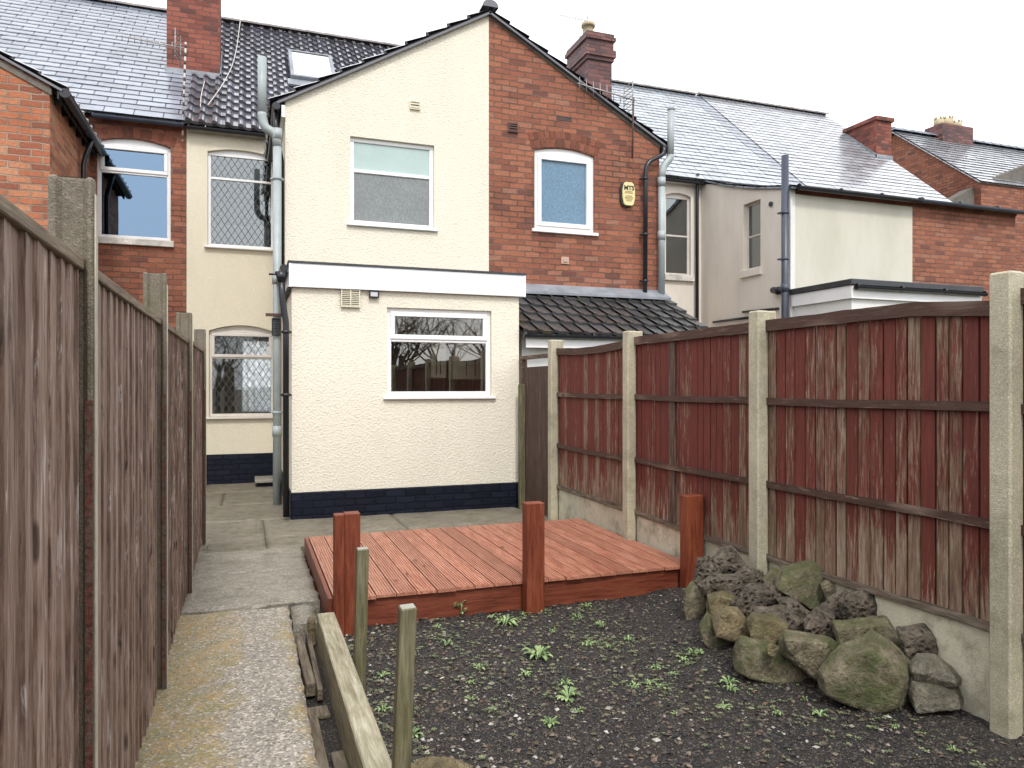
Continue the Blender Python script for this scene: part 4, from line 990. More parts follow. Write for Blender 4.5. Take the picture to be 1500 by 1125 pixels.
# aerials
def yagi(label, base, top, tip, tail, n, el, parentmat, striped=False, reflector=True, rr=.011):
    T = thing('tv_aerial', label, 'aerial', base)
    B = Bm(); B.tube([base, top], .016, 8); obj('mast', B, parentmat, T)
    if striped:
        ma = T.children[0]
        for k in range(12):
            B = Bm(); c_ = Vector(base)+(Vector(top)-Vector(base))*(k+.5)/12; B.tube([c_-UP*.03, c_+UP*.03], .0175, 8); obj('rust_band', B, RUSTM, ma)
    B = Bm(); tip, tail = Vector(tip), Vector(tail); B.tube([tip, tail], rr, 6); obj('boom', B, METAL, T)
    d = tail-tip
    B = Bm()
    for k in range(n):
        c_ = tip+d*(k+.3)/(n+1.5); B.tube([c_-UP*el, c_+UP*el], .006, 5)
    obj('director_rods', B, METAL, T)
    if reflector:
        B = Bm(); c_ = tail-d.normalized()*.12; side = d.normalized().cross(UP).normalized()
        for k in range(-3, 4): B.tube([c_+UP*(.07*k)-side*.16, c_+UP*(.07*k)+side*.16], .006, 5)
        B.tube([c_+side*.14-UP*.24, c_+side*.14+UP*.24], .008, 5); B.tube([c_-side*.14-UP*.24, c_-side*.14+UP*.24], .008, 5)
        obj('reflector_grid', B, METAL, T)
ya = YM-.12
yagi('long TV aerial on a striped mast in front of the left chimney', onY(267, 207, ya), onY(272, 62, ya), onY(176, 53, ya+.2), onY(272, 71, ya), 9, .07, plain('pale_mast', (.5, .48, .45), .5, .2), True)
ya = YW-.14
yagi('TV aerial on a thin rusty mast beside the right slope of the brick gable', onY(926, 232, ya), onY(928, 143, ya), onY(846, 122, ya), onY(930, 147, ya), 7, .11, RUSTM)
yagi('tiny TV aerial above the sooty chimney with the buff pot', Vector((6.95, 14.75, 9.15)), onY(861, 24, 14.75), onY(820, 22, 14.75), onY(861, 31, 14.75), 8, .04, METAL, False, False, .007)
# cables on tiled roof
T = Bm(); T.tube(smoothpath([onroof(352, 40)+nn*.13, onroof(345, 95)+nn*.13, onroof(330, 130)+nn*.13, onroof(305, 165)+nn*.13], 2), .008, 6); T.tube(smoothpath([onroof(300, 130)+nn*.13, onroof(295, 150)+nn*.13, onroof(294, 168)+nn*.13], 2), .007, 6)
obj('roof_cable', T, UPVC_O, Hb)

# ================================================================ LEFT FENCE
FX = -.42
LF = thing('fence', 'weathered brown plank fence with mossy concrete posts along the left of the path', 'fence', (FX, 4, -.05))
posts = [.42, 2.32, 4.22, 6.08, 8.02]
def hpost(name, x0, x1, y0, y1, z0, z1, slot0, slot1, sd_, mat, parent, bevel=.008):
    """concrete post with a slot in both Y faces"""
    pts = [(x0, y0), (slot0, y0), (slot0, y0+sd_), (slot1, y0+sd_), (slot1, y0), (x1, y0), (x1, y1), (slot1, y1), (slot1, y1-sd_), (slot0, y1-sd_), (slot0, y1), (x0, y1)]
    B = Bm(); B.prism([(x, y, z0) for x, y in pts], (0, 0, z1-z0)); return obj(name, B, mat, parent, bevel=bevel)
for k, y in enumerate(posts):
    po = hpost('post', -.50, -.39, y-.065, y-.030, -.35, 2.11+.015*((k*7) % 3), -.475, -.412, .013, POSTD, LF)
    B = Bm(); B.box(-.3895, -.386, y-.062, y-.033, -.05, 2.08); obj('lit_post_edge', B, EDGEC if k % 2 == 0 else EDGEC, po)
    B = Bm(); B.box(-.4115, -.393, y-.0665, y-.0651, -.02, 1.52); obj('red_stain', B, REDSTAIN, po)
tops = [1.905, 1.905, 1.91, 1.93, 1.96]
for k, (a, b) in enumerate(zip(posts, posts[1:])):
    B = Bm(); y = a-.03; e = b-.05; rr = random.Random(k+5); zt = tops[k]
    while y < e-.01:
        wd = min(rr.uniform(.085, .13), e-y); t0 = rr.uniform(-.003, .003)
        z0 = .0-.02*k/3; z1 = zt-.03
        o_ = .012+t0                                      # feather-edge board: thick edge overlaps the next
        p = [(FX-.004+t0, y, z0), (FX-.015+t0, y+wd+.012, z0), (FX-.022+t0, y+wd+.012, z0), (FX-.022+t0, y, z0),
             (FX-.004+t0, y, z1), (FX-.015+t0, y+wd+.012, z1), (FX-.022+t0, y+wd+.012, z1), (FX-.022+t0, y, z1)]
        B.hexa(p, rr.random()); y += wd
    pn = obj('fence_panel', B, W_LEFT, LF, bevel=.0015)
    B = Bm(); B.box(FX-.035, FX+.006, a-.032, b-.05, zt-.032, zt); obj('cap_rail', B, W_CAP, pn, bevel=.003)

# ================================================================ RIGHT FENCE
RF = thing('fence', 'peeling red board fence with pale concrete posts and gravel boards along the right', 'fence', (3.4, 5, -.05))
FXR = 3.425
rposts = [.62, 2.46, 4.24, 6.08, 7.90]
for k, y in enumerate(rposts):
    hpost('post', 3.315, 3.475, y-.055, y+.055, -.35, 2.07+.012*((k*5) % 3), 3.405, 3.45, .02, POSTC, RF, bevel=.012)
for k, (a, b) in enumerate(zip(rposts, rposts[1:])):
    rr = random.Random(40+k); y0, y1 = a+.04, b-.04
    B = Bm(); y = y1
    zt = 1.99
    while y > y0+.01:
        wd = min(rr.uniform(.075, .1), y-y0); t0 = rr.uniform(-.003, .003); ztop = zt-.03+rr.uniform(-.01, .005)
        r = rr.random()**1.7
        lo = .36
        xa, xb = FXR+t0, FXR+.012+t0; y2 = y-wd+.014
        # thick edge at y, thin edge tucks away
        p = [(xa-.012, y, lo), (xa-.006, y2, lo), (xa+.006, y2, lo), (xa+.006, y, lo), (xa-.012, y, ztop), (xa-.006, y2, ztop), (xa+.006, y2, ztop), (xa+.006, y, ztop)]
        B.hexa(p, r); nb = int((y1-y)/.087); B.box(FXR+.022, FXR+.028, y-wd-.03, y-wd+.036, lo, (1.79 if k == 3 and nb in (6, 9, 10, 11) else ztop-.005), 1.0); y -= wd  # backing strips, toned dark for dirt and the shade in the gaps
    pn = obj('fence_panel', B, W_RED, RF, bevel=.0015)
    def wavy_rail(name, zc_, hgt, thick, sag, mat, tw=0.0, seed=0, xo=0.0, cut=None):
        B = Bm(); n = 24; ring = []
        for i in range(n+1):
            t = i/n; yy = y0+(y1-y0)*t
            if cut and yy > cut: pass
            zz = zc_+sag(t)+.004*noise.noise(Vector((yy*3, seed, 0)))
            hh = hgt*(1+.12*noise.noise(Vector((yy*5, seed, 9))))
            xx = FXR-.0125-xo+.004*noise.noise(Vector((yy*2, seed, 5)))
            ring.append([B.bm.verts.new(p) for p in ((xx-thick, yy, zz-hh/2), (xx, yy, zz-hh/2), (xx, yy, zz+hh/2-tw), (xx-thick, yy, zz+hh/2))])
        for p, q in zip(ring, ring[1:]):
            for m in range(4): f = B.bm.faces.new((p[m], p[(m+1) % 4], q[(m+1) % 4], q[m]))
        B.bm.faces.new(ring[0]); B.bm.faces.new(ring[-1][::-1])
        return obj(name, B, mat, pn)
    sags = [lambda t: 0, lambda t: -.045*max(0, 1-t/.3)**1.0, lambda t: .0, lambda t: -.03*math.sin(math.pi*min(1, t*1.0))-.015]
    wavy_rail('rail', zt-.015, .075, .035, sags[k], W_RAIL, .01, k)
    wavy_rail('rail', 1.455, .048, .03, lambda t: .004*math.sin(5*t+k), W_RAIL, .006, k+10)
    wavy_rail('rail', .895-.01*k, .048, .03, lambda t: .006*math.sin(4*t+k), W_RAIL, .006, k+20)
    wavy_rail('base_rail', .385, .045, .03, lambda t: .012*math.sin(3*t+k*2), W_BASE, .012, k+30)
    B = Bm(); B.box(3.412, 3.448, y0, y1, -.3, .355); obj('gravel_board', B, GRAVC, RF, bevel=.006)
    if k == 2:
        B = Bm(); yy = onX(984, 600, 3.40).y; B.box(FXR-.024, FXR-.0125, yy-.045, yy+.045, .4, 1.94); obj('middle_batten', B, W_BATT, pn)
# slim panel and gate end beside the extension
T = thing('gate_panel', 'dark brown boarded side panel between the cream extension and the first concrete post', 'gate', (3.42, 8.5, -.06))
B = Bm(); y = 7.96; rr = random.Random(2)
while y < 8.98:
    B.box(3.415+rr.uniform(-.002, .002), 3.44, y, y+.082, -.02, 1.80, rr.random()); y += .088
obj('boards', B, W_GATE, T)
B = Bm(); B.box(3.39, 3.45, 7.96, 9.10, 1.90, 1.95); obj('top_rail', B, W_RAIL, T, bevel=.003)
B = Bm(); B.box(3.40, 3.47, 9.02, 9.10, -.2, 1.90); obj('frame_post', B, W_RAIL, T, bevel=.004)
B = Bm(); B.box(3.335, 3.412, 8.93, 9.008, -.2, 1.58); o = obj('timber_post', B, W_STAKE, None, bevel=.006); tag(o, 'green stained timber post against the corner of the cream extension', 'post')

# ================================================================ DECK
DK = thing('deck', 'low red stained timber deck with grooved boards and three upstanding posts', 'deck', (1.95, 6.1, -.08))
dx0, dx1, dy0, dy1, dz = .545, 3.36, 5.06, 7.20, .13
B = Bm(); x = dx0+.005; rr = random.Random(12); bw = .1415
while x < dx1-.05:
    n = 7; wdt = bw-.006; pts = []
    for g_ in range(n):
        a_ = x+wdt*g_/n; b_ = x+wdt*(g_+1)/n; gw = (b_-a_)
        pts += [(a_+gw*.12, 0), (a_+gw*.62, 0), (a_+gw*.72, -.0055), (b_+gw*.02 if g_ < n-1 else b_, -.0055)]
    zo = rr.uniform(-.0015, .0015); yo = rr.uniform(-.012, .01); r = rr.random()
    poly = [Vector((px, dy0-.03+yo, dz+pz+zo)) for px, pz in pts]+[Vector((pts[-1][0], dy0-.03+yo, dz-.024)), Vector((x, dy0-.03+yo, dz-.024)), Vector((x, dy0-.03+yo, dz))]
    poly = [p for i, p in enumerate(poly) if i == 0 or (p-poly[i-1]).length > 1e-5]
    B.prism(poly, (0, dy1-dy0+.03, 0), r); x += bw
obj('decking', B, W_DECK, DK)
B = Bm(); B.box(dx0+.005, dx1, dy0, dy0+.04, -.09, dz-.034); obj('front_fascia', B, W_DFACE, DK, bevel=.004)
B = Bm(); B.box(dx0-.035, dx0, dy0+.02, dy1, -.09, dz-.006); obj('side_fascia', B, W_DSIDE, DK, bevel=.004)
B = Bm(); B.box(dx0+.01, dx1, dy1-.04, dy1, -.09, dz-.034)
for k in range(6): B.box(dx0+.1+k*.5, dx0+.15+k*.5, dy0+.045, dy1-.045, -.09, dz-.034)
obj('joists', B, W_DFACE, DK)
def dpost(px0, px1, pyt, yb_):
    a = onY(px0, pyt, yb_); b = onY(px1, pyt, yb_); B = Bm(); B.box(a.x, b.x, yb_, yb_+.10, -.16, a.z); return obj('post', B, W_DPOST, DK, bevel=.005)
po = dpost(505, 528, 753, 4.925)
a = onY(490, 755, 4.93); b = onY(505.2, 753, 4.93); B = Bm(); B.box(a.x, b.x, 4.935, 5.02, -.16, a.z-.0); obj('batten', B, W_DPOST, po, bevel=.004)
dpost(772, 798, 738, 4.925); dpost(1006, 1031, 727, 4.925)

rr = random.Random(31)
for q in range(9):
    x, y = rr.uniform(.8, 3.25), rr.uniform(5.3, 7.1); an = rr.uniform(0, 6.28); d = Vector((math.cos(an), math.sin(an), 0))*rr.uniform(.014, .026); s_ = Vector((-d.y, d.x, 0))*.55; c = Vector((x, y, dz+.004))
    B = Bm(); B.face([c-d, c-d*.2+s_+UP*.006, c+d+UP*.003, c+d*.1-s_+UP*.008], .3); o = obj('dead_leaf', B, VENTB); tag(o, 'small brown dead leaf lying on the red deck', 'leaf', 'dead leaves on the deck')
# ================================================================ TIMBER EDGING, STAKES, LOOSE TIMBER, STONES
B = Bm(); B.box(.425, .535, -1.0, 4.90, -.22, .085); o = obj('timber_sleeper', B, W_BEAM, bevel=.006); tag(o, 'long pale green timber sleeper on edge between the path and the soil', 'sleeper')
def stake(label, px, pyt, d, wd, lean, ztop):
    t_ = atD(px, pyt, d); B = Bm(); base = Vector((t_.x+lean, t_.y+.01, -.2)); h_ = wd/2
    B.hexa([base+Vector(q) for q in ((-h_, -h_, 0), (h_, -h_, 0), (h_, h_, 0), (-h_, h_, 0))]+[t_+Vector(q) for q in ((-h_, -h_, -.002), (h_, -h_, .0), (h_, h_, .002), (-h_, h_, 0))], .4)
    o = obj('wooden_stake', B, W_STAKE, bevel=.005); tag(o, label, 'stake', 'square wooden stakes beside the sleeper'); return o
stake('mossy square stake standing just in front of the left deck post', 531, 803, 3.95, .062, -.018, .68)
stake('nearer mossy square stake with pale wet top, closest to the camera', 597, 888, 2.75, .062, -.035, .7)
def plank(label, x0, x1, y0, y1, z0, z1, rot=0.0, mat=W_LOOSE, r=.3, nm='timber_offcut'):
    B = Bm(); cx_, cy_ = (x0+x1)/2, (y0+y1)/2; M_ = Matrix.Rotation(R(rot), 3, 'Z')
    def PP(x, y, z): v = M_@Vector((x-cx_, y-cy_, 0)); return Vector((v.x+cx_, v.y+cy_, z))
    B.box(x0, x1, y0, y1, z0, z1, r, P=PP); o = obj(nm, B, mat, bevel=.004); return tag(o, label, 'timber', 'timber lying in the trench by the path')
plank('upper loose timber offcut nearest the path at the far end of the trench', .292, .345, 4.12, 4.95, -.13, -.055, 1.0)
plank('narrow timber offcut squeezed against the sleeper at the far end of the trench', .358, .388, 4.05, 5.02, -.13, -.065, -.5)
plank('short pink edged timber offcut lying below the two loose lengths', .29, .40, 3.86, 3.98, -.148, -.125, 4, r=.1)
plank('flat grey board in the trench along the path edge', .285, .345, 1.0, 3.85, -.149, -.115, .3)
plank('damp grey board in the trench against the sleeper', .355, .415, 1.0, 3.45, -.149, -.120, -.3, r=.8)
B = Bm(); B.box(.375, .42, 4.93, 5.03, -.14, .03); o = obj('concrete_offcut', B, ROCK_Y, bevel=.01); tag(o, 'small yellowish block wedged at the far end of the trench', 'block')
a = onZ(373, 714, GZ-.04)
B = Bm(); B.box(a.x+.03, a.x+.45, 12.35, 12.85, GZ-.0, GZ+.07); o = obj('concrete_step', B, PLINTH, bevel=.01); tag(o, 'low dark block against the black plinth beside the grey soil pipe', 'block')
B = Bm(); B.box(a.x+.0, a.x+.47, 12.30, 12.86, GZ+.073, GZ+.125); o = obj('paving_slab', B, SLAB, bevel=.01); tag(o, 'grey slab laid on the dark block by the soil pipe', 'slab')

# ---------------------------------------------------------------- rocks
def rock(label, c, sx, sy, sz, mat, seed, rot=0.0, cuts=15, fine=.022, sub=5, cat='rock', group='rocks of the rockery by the right fence', tilt=0.0):
    rr = random.Random(seed); bm_ = Bm(); bmesh.ops.create_icosphere(bm_.bm, subdivisions=sub, radius=1.0)
    pl = []
    for _ in range(cuts):
        v = Vector((rr.gauss(0, 1), rr.gauss(0, 1), rr.gauss(0, .8))).normalized(); pl.append((v, rr.uniform(.5, .82)))
    M_ = Matrix.Rotation(R(rot), 3, 'Z') @ Matrix.Rotation(R(tilt), 3, 'Y')
    for v in bm_.bm.verts:
        p = v.co.copy()
        for n_, d_ in pl:
            k = p.dot(n_)-d_
            if k > 0: p -= n_*k*.96
        q = p*1.0
        fm = fine*(2.4 if mat is ROCK_L else 1.0)
        p += p.normalized()*(fm*2.2*noise.noise(q*2.1+Vector((seed, 0, 0)))-fm*2.6*abs(noise.noise(q*4.5+Vector((0, seed, 0))))+fm*1.3*noise.noise(q*11+Vector((0, 0, seed)))+fm*.7*noise.noise(q*24+Vector((0, 0, seed))))
        p = Vector((p.x*sx/1.42, p.y*sy/1.42, p.z*sz/1.42)); v.co = M_@p + Vector(c)
    for f in bm_.bm.faces: f.smooth = True
    o = obj('rock', bm_, mat); me = o.data
    try: me.set_sharp_from_angle(angle=R(32))
    except Exception: pass
    return tag(o, label, cat, group)
def zrock(poly, d, depth, mat, label, seed, rough=.03, lean=0.0):
    """angular stone: outline in enlarged-photo coordinates at distance d, real depth, hull, then broken surface"""
    rr = random.Random(seed); mx_, my_ = sum(x for x, y in poly)/len(poly), sum(y for x, y in poly)/len(poly)
    ks_ = 1.26 if mat is ROCK_L else 1.07
    pts = [atD(980+(mx_+(x-mx_)*ks_)/3.309, 760+(my_+(y-my_)*ks_*(1.16 if y > my_ and my_ > 600 else 1))/3.309, d) for x, y in poly]
    c = sum(pts, Vector())/len(pts); out = Vector((c.x, c.y, 0)).normalized(); size = max((p-c).length for p in pts)
    B = Bm(); B.bm.verts.ensure_lookup_table()
    for p in pts:
        B.bm.verts.new(p+out*rr.uniform(-.12, .12)*depth)
        B.bm.verts.new(c+(p-c)*rr.uniform(.62, .93)-out*depth*rr.uniform(.28, .5)+UP*(lean*size))
        B.bm.verts.new(c+(p-c)*rr.uniform(.6, .95)+out*depth*rr.uniform(.35, .55)-UP*.02)
    r = bmesh.ops.convex_hull(B.bm, input=B.bm.verts[:])
    dead = [g for g in r['geom_interior'] if isinstance(g, bmesh.types.BMVert)]
    bmesh.ops.delete(B.bm, geom=dead, context='VERTS')
    bmesh.ops.dissolve_limit(B.bm, angle_limit=.18, verts=B.bm.verts[:], edges=B.bm.edges[:])
    bmesh.ops.bevel(B.bm, geom=B.bm.edges[:], offset=size*.022, segments=1, affect='EDGES', clamp_overlap=True, profile=.6)
    for _ in range(7):
        L_ = size*.085; es = [e for e in B.bm.edges if e.calc_length() > L_]
        bmesh.ops.triangulate(B.bm, faces=[f for f in B.bm.faces if len(f.verts) > 3])
        es = [e for e in B.bm.edges if e.calc_length() > L_]
        if not es: break
        bmesh.ops.subdivide_edges(B.bm, edges=es, cuts=1)
    bmesh.ops.triangulate(B.bm, faces=[f for f in B.bm.faces if len(f.verts) > 3])
    B.bm.normal_update(); o_ = Vector((seed*1.7, 0, seed*.9)); slag = mat is ROCK_L; k = rough*(2.0 if slag else 1.0)
    mv = []
    for v in B.bm.verts:
        q = v.co/size*.5+o_ if not slag else v.co*9+o_
        a = noise.noise(q*3.0)*.8-abs(noise.noise(q*6.5+o_))*1.2+noise.noise(q*15)*.5+noise.noise(q*33)*.4
        if slag: a = noise.noise(q*.9)*1.2-max(0, noise.noise(q*3.2))*1.6+noise.noise(q*7)*.5
        mv.append((v, v.normal*(a*k*size)))
    for v, m in mv: v.co += m
    for f in B.bm.faces: f.smooth = True
    o = obj('rock', B, mat)
    try: o.data.set_sharp_from_angle(angle=R(28))
    except Exception: pass
    return tag(o, label, 'rock', 'rocks of the rockery by the right fence')
L_, S_, Y_, G_ = ROCK_L, ROCK_S, ROCK_Y, ROCK_G
for k_, (poly, d, dep, mt, lab) in enumerate((
 ([(75, 345), (110, 300), (185, 350), (192, 400), (160, 515), (85, 505), (72, 430)], 4.95, .22, S_, 'upright moss covered rock at the left end of the rockery beside the deck post'),
 ([(148, 520), (185, 455), (330, 585), (325, 640), (235, 650), (165, 580)], 4.55, .24, S_, 'low green slanting rock at the foot of the rockery, left of the long base rock'),
 ([(318, 640), (345, 572), (480, 590), (640, 660), (735, 760), (725, 815), (560, 790), (430, 755), (325, 715)], 4.14, .3, S_, 'long low dark mossy base rock at the front of the rockery'),
 ([(468, 615), (505, 598), (532, 625), (515, 672), (480, 655)], 3.96, .05, Y_, 'small pale yellow stone chip resting on the long base rock'),
 ([(533, 590), (560, 548), (640, 555), (770, 570), (818, 610), (770, 690), (735, 765), (540, 655)], 4.02, .26, S_, 'brown block leaning left of the largest boulder'),
 ([(733, 720), (830, 620), (975, 548), (1085, 620), (1168, 695), (1158, 865), (1030, 892), (860, 862), (735, 810)], 3.82, .42, S_, 'largest green mossy boulder at the front of the rockery'),
 ([(800, 495), (1050, 478), (1125, 560), (1145, 660), (1080, 700), (900, 680), (825, 610)], 4.15, .3, S_, 'flat topped mossy rock directly behind the largest boulder'),
 ([(1127, 545), (1240, 528), (1290, 570), (1308, 670), (1190, 690), (1150, 640)], 3.92, .22, L_, 'rounded dark purple rock right of the largest boulder'),
 ([(1168, 700), (1205, 658), (1290, 668), (1380, 730), (1435, 765), (1420, 792), (1300, 790), (1170, 762)], 3.75, .24, G_, 'grey buff wedge rock at the right end of the rockery'),
 ([(1168, 765), (1300, 782), (1400, 825), (1428, 880), (1330, 915), (1190, 905), (1163, 840)], 3.72, .26, G_, 'dark grey base rock at the right end under the buff wedge'),
 ([(512, 310), (550, 240), (690, 203), (800, 260), (828, 300), (800, 380), (700, 432), (640, 425), (540, 365)], 4.72, .36, S_, 'big tilted sandstone slab crowning the rockery below the concrete post'),
 ([(735, 310), (790, 275), (832, 300), (828, 370), (760, 390)], 4.58, .14, S_, 'rounded green stone tucked against the right end of the crowning slab'),
 ([(450, 290), (500, 238), (552, 250), (545, 350), (480, 360)], 4.85, .2, S_, 'greenish rock between the slag pile and the crowning slab'),
 ([(845, 400), (910, 348), (990, 348), (1062, 430), (1055, 490), (870, 490)], 4.3, .22, L_, 'brown pitted rock near the gravel board, right of the crowning slab'),
 ([(690, 450), (830, 352), (875, 375), (850, 460), (760, 490)], 4.42, .2, L_, 'dark pitted rock under the right edge of the crowning slab'),
 ([(655, 505), (710, 450), (790, 480), (812, 590), (675, 575)], 4.25, .22, L_, 'dark pitted rock above the brown leaning block'),
 ([(380, 490), (400, 460), (520, 468), (574, 510), (565, 565), (500, 597), (430, 585), (393, 550)], 4.28, .22, Y_, 'yellow tan block in the second course of the rockery'),
 ([(213, 490), (245, 418), (330, 438), (400, 520), (414, 572), (340, 608), (225, 550)], 4.42, .22, Y_, 'tan brown block with green growth, left of the yellow tan block'),
 ([(183, 440), (188, 368), (250, 353), (320, 373), (335, 440), (250, 500), (205, 505)], 4.72, .2, Y_, 'squarish olive block behind the tan brown block'),
 ([(128, 300), (145, 200), (190, 193), (255, 240), (225, 300), (160, 330)], 4.98, .2, L_, 'dark slag lump at the upper left of the pile by the deck'),
 ([(203, 225), (255, 150), (300, 142), (352, 215), (310, 250), (240, 255)], 5.05, .2, L_, 'slag lump on the very top of the pile'),
 ([(310, 290), (365, 232), (440, 262), (465, 325), (400, 350), (335, 340)], 4.9, .2, L_, 'dark slag lump right of the topmost one'),
 ([(158, 322), (215, 275), (330, 285), (355, 345), (300, 368), (180, 358)], 4.82, .22, L_, 'wide flat slag lump in the middle of the pile'),
 ([(322, 405), (380, 343), (470, 330), (528, 358), (530, 430), (440, 465), (350, 445)], 4.64, .22, L_, 'pitted purple grey lump left of the crowning slab foot'),
 ([(525, 385), (600, 398), (685, 460), (660, 510), (560, 470)], 4.5, .2, L_, 'dark pitted lump below the crowning slab'),
 ([(430, 450), (540, 430), (640, 480), (662, 530), (620, 560), (560, 530)], 4.36, .2, L_, 'small pitted lump right of the yellow tan block'),
 ([(345, 335), (400, 315), (455, 335), (450, 375), (380, 385)], 4.75, .12, L_, 'small brown pitted lump in the middle of the slag pile'))):
    zrock(poly, d, dep, mt, lab, 3+k_*3)
p = onZ(640, 1122, -.03); rock('flat lichened stone at the bottom edge beside the nearer stake', p+Vector((0, -.02, -.03)), .26, .24, .10, ROCK_Y, 35, group=None)
# ---------------------------------------------------------------- weeds
def rosette(rr, n, rad, hgt, mat, ctr, name='weed_plant', upright=.0):
    B = Bm()
    for k in range(n):
        an = 2*math.pi*k/n+rr.uniform(-.35, .35); L0 = rad*rr.uniform(.55, 1.1); wd = L0*rr.uniform(.2, .34); up = hgt*rr.uniform(.5, 1.2)
        d = Vector((math.cos(an), math.sin(an), 0)); s = Vector((-d.y, d.x, 0)); r = rr.random(); pts = []
        z0 = upright*rr.random()
        for t, ww, zz in ((0, .12, 0), (.35, .6, .75), (.7, 1.0, 1.0), (.88, .75, .85), (1.0, .05, .6)):
            c = Vector(ctr)+d*(L0*t)+UP*(up*zz+z0)
            pts.append((c-s*wd/2*ww, c+UP*(-.12*wd), c+s*wd/2*ww))
        for a, b in zip(pts, pts[1:]):
            B.face([a[0], a[1], b[1], b[0]], r); B.face([a[1], a[2], b[2], b[1]], r)
    if upright: B.tube([Vector(ctr), Vector(ctr)+UP*upright], .003, 5)
    return B
rr = random.Random(77)
protos = []
def weed(px, py, rad, label, group='weeds growing in the soil bed', upright=0.0, n=None):
    g_ = onZ(px, py, -.08); z = soilz(g_.x, g_.y)-.004
    rad *= 1.25; B = rosette(rr, n or rr.randint(9, 15), rad, rad*.55, LEAF, (g_.x, g_.y, z), upright=upright)
    o = obj('weed_plant', B, LEAF, None, loc=(g_.x, g_.y, z)); return tag(o, label, 'weed', group)
weed(790, 962, .085, 'largest pale green leafy weed in the middle of the soil bed', n=20)
weed(832, 1024, .06, 'bright green weed rosette nearer than the largest weed', n=15)
weed(676, 902, .05, 'tall thin upright weed in front of the deck fascia', upright=.10, n=16)
weed(741, 914, .075, 'spreading weed clump left of the middle deck post', n=18)
weed(605, 1072, .045, 'lime green weed beside the nearer stake', n=12)
weed(690, 1022, .035, 'small lime weed between nearer stake and largest weed', n=10)
weed(1068, 1000, .05, 'leafy weed at the foot of the long base rock', n=14)
weed(806, 1060, .05, 'grey green weed near the bottom of the soil bed', n=14)
weed(1152, 994, .045, 'bluish green weed left of the largest boulder', n=14)
weed(1180, 1026, .03, 'two leaved sprout in front of the largest boulder', n=4)
small = [(560, 990), (640, 920), (655, 945), (702, 978), (720, 905), (765, 898), (770, 990), (845, 905), (860, 945), (872, 940), (890, 948), (1000, 968), (1015, 962), (1025, 965), (985, 985), (960, 975), (930, 1005), (950, 1002), (968, 1005), (1140, 1045), (1310, 1065), (1060, 1035), (1395, 1098), (845, 1045), (690, 1000), (880, 918), (660, 882), (795, 895), (860, 890), (600, 960), (828, 1005), (990, 1045), (720, 1040), (560, 1040), (1200, 1050), (1010, 905), (920, 935), (1070, 1012), (1120, 1000), (810, 925)]
src = []
for k in range(5):
    B = rosette(rr, rr.randint(7, 12), .034, .02, LEAF, (0, 0, 0)); o = obj('weed_plant', B, LEAF, None, loc=(0, 0, 0)); src.append(o)
for k, (px, py) in enumerate(small):
    o = src[k] if k < 5 else src[k % 5].copy()
    if k >= 5: COL.objects.link(o)
    g_ = onZ(px, py, -.08); o.location = (g_.x, g_.y, soilz(g_.x, g_.y)-.002); o.rotation_euler = (0, 0, rr.uniform(0, 6.28)); s_ = rr.uniform(.9, 1.7); o.scale = (s_, s_, s_)
    tag(o, 'small green weed seedling scattered in the dark soil', 'weed', 'small seedlings in the soil bed')
# weed by path and on the pipe
def sprig(label, c, rad, n=9, up=0.03):
    B = rosette(rr, n, rad, rad*.6, LEAF, c, upright=up); o = obj('weed_plant', B, LEAF, None, loc=c); tag(o, label, 'weed')
sprig('tiny weed at the foot of the last plank fence post', (-.365, 7.72, -.03), .05)
sprig('creeping sprig growing beside the grey soil pipe on the black downpipe', tuple(onY(411, 640, YE+.2)), .05, 6)
sprig('weed in the trench beside the sleeper near the camera', (.39, 3.1, -.12), .05, 12)
sprig('little weed growing in the path crack by the deck corner', (.30, 5.51, -.01), .03, 8, .01)
# seedling carpet (uncountable)
B = Bm(); rr = random.Random(5)
cl = [onZ(px, py, -.08) for px, py in small+[(741, 914), (700, 920), (640, 930), (590, 960), (760, 960), (880, 945), (680, 960), (850, 900), (600, 900), (930, 940), (560, 930), (900, 1000)]]
for k in range(1700):
    if rr.random() < .6:
        c = cl[rr.randrange(len(cl))]; x, y = rr.gauss(c.x, .10), rr.gauss(c.y, .12)
    else: x, y = .58+2.6*rr.random()**1.6, rr.uniform(2.2, 4.95)
    if not (.56 < x < 3.35 and 1.8 < y < 5.0) or mound(x, y) > .05: continue
    z = soilz(x, y); n = rr.randint(2, 5); a0 = rr.uniform(0, 6.28); L0 = rr.uniform(.006, .018); r = rr.random()
    for m in range(n):
        an = a0+m*2*math.pi/n; d = Vector((math.cos(an), math.sin(an), 0)); s = Vector((-d.y, d.x, 0)); c = Vector((x, y, z+.006+L0*.3))
        B.face([c, c+d*L0*.6-s*L0*.3+UP*L0*.3, c+d*L0+UP*L0*.2, c+d*L0*.6+s*L0*.3+UP*L0*.3], r)
o = obj('seedling_cover', B, SEED, None, loc=(0, 0, 0)); o['kind'] = 'stuff'; o['label'] = 'fine seedlings speckling the dark soil'; o['category'] = 'ground cover'
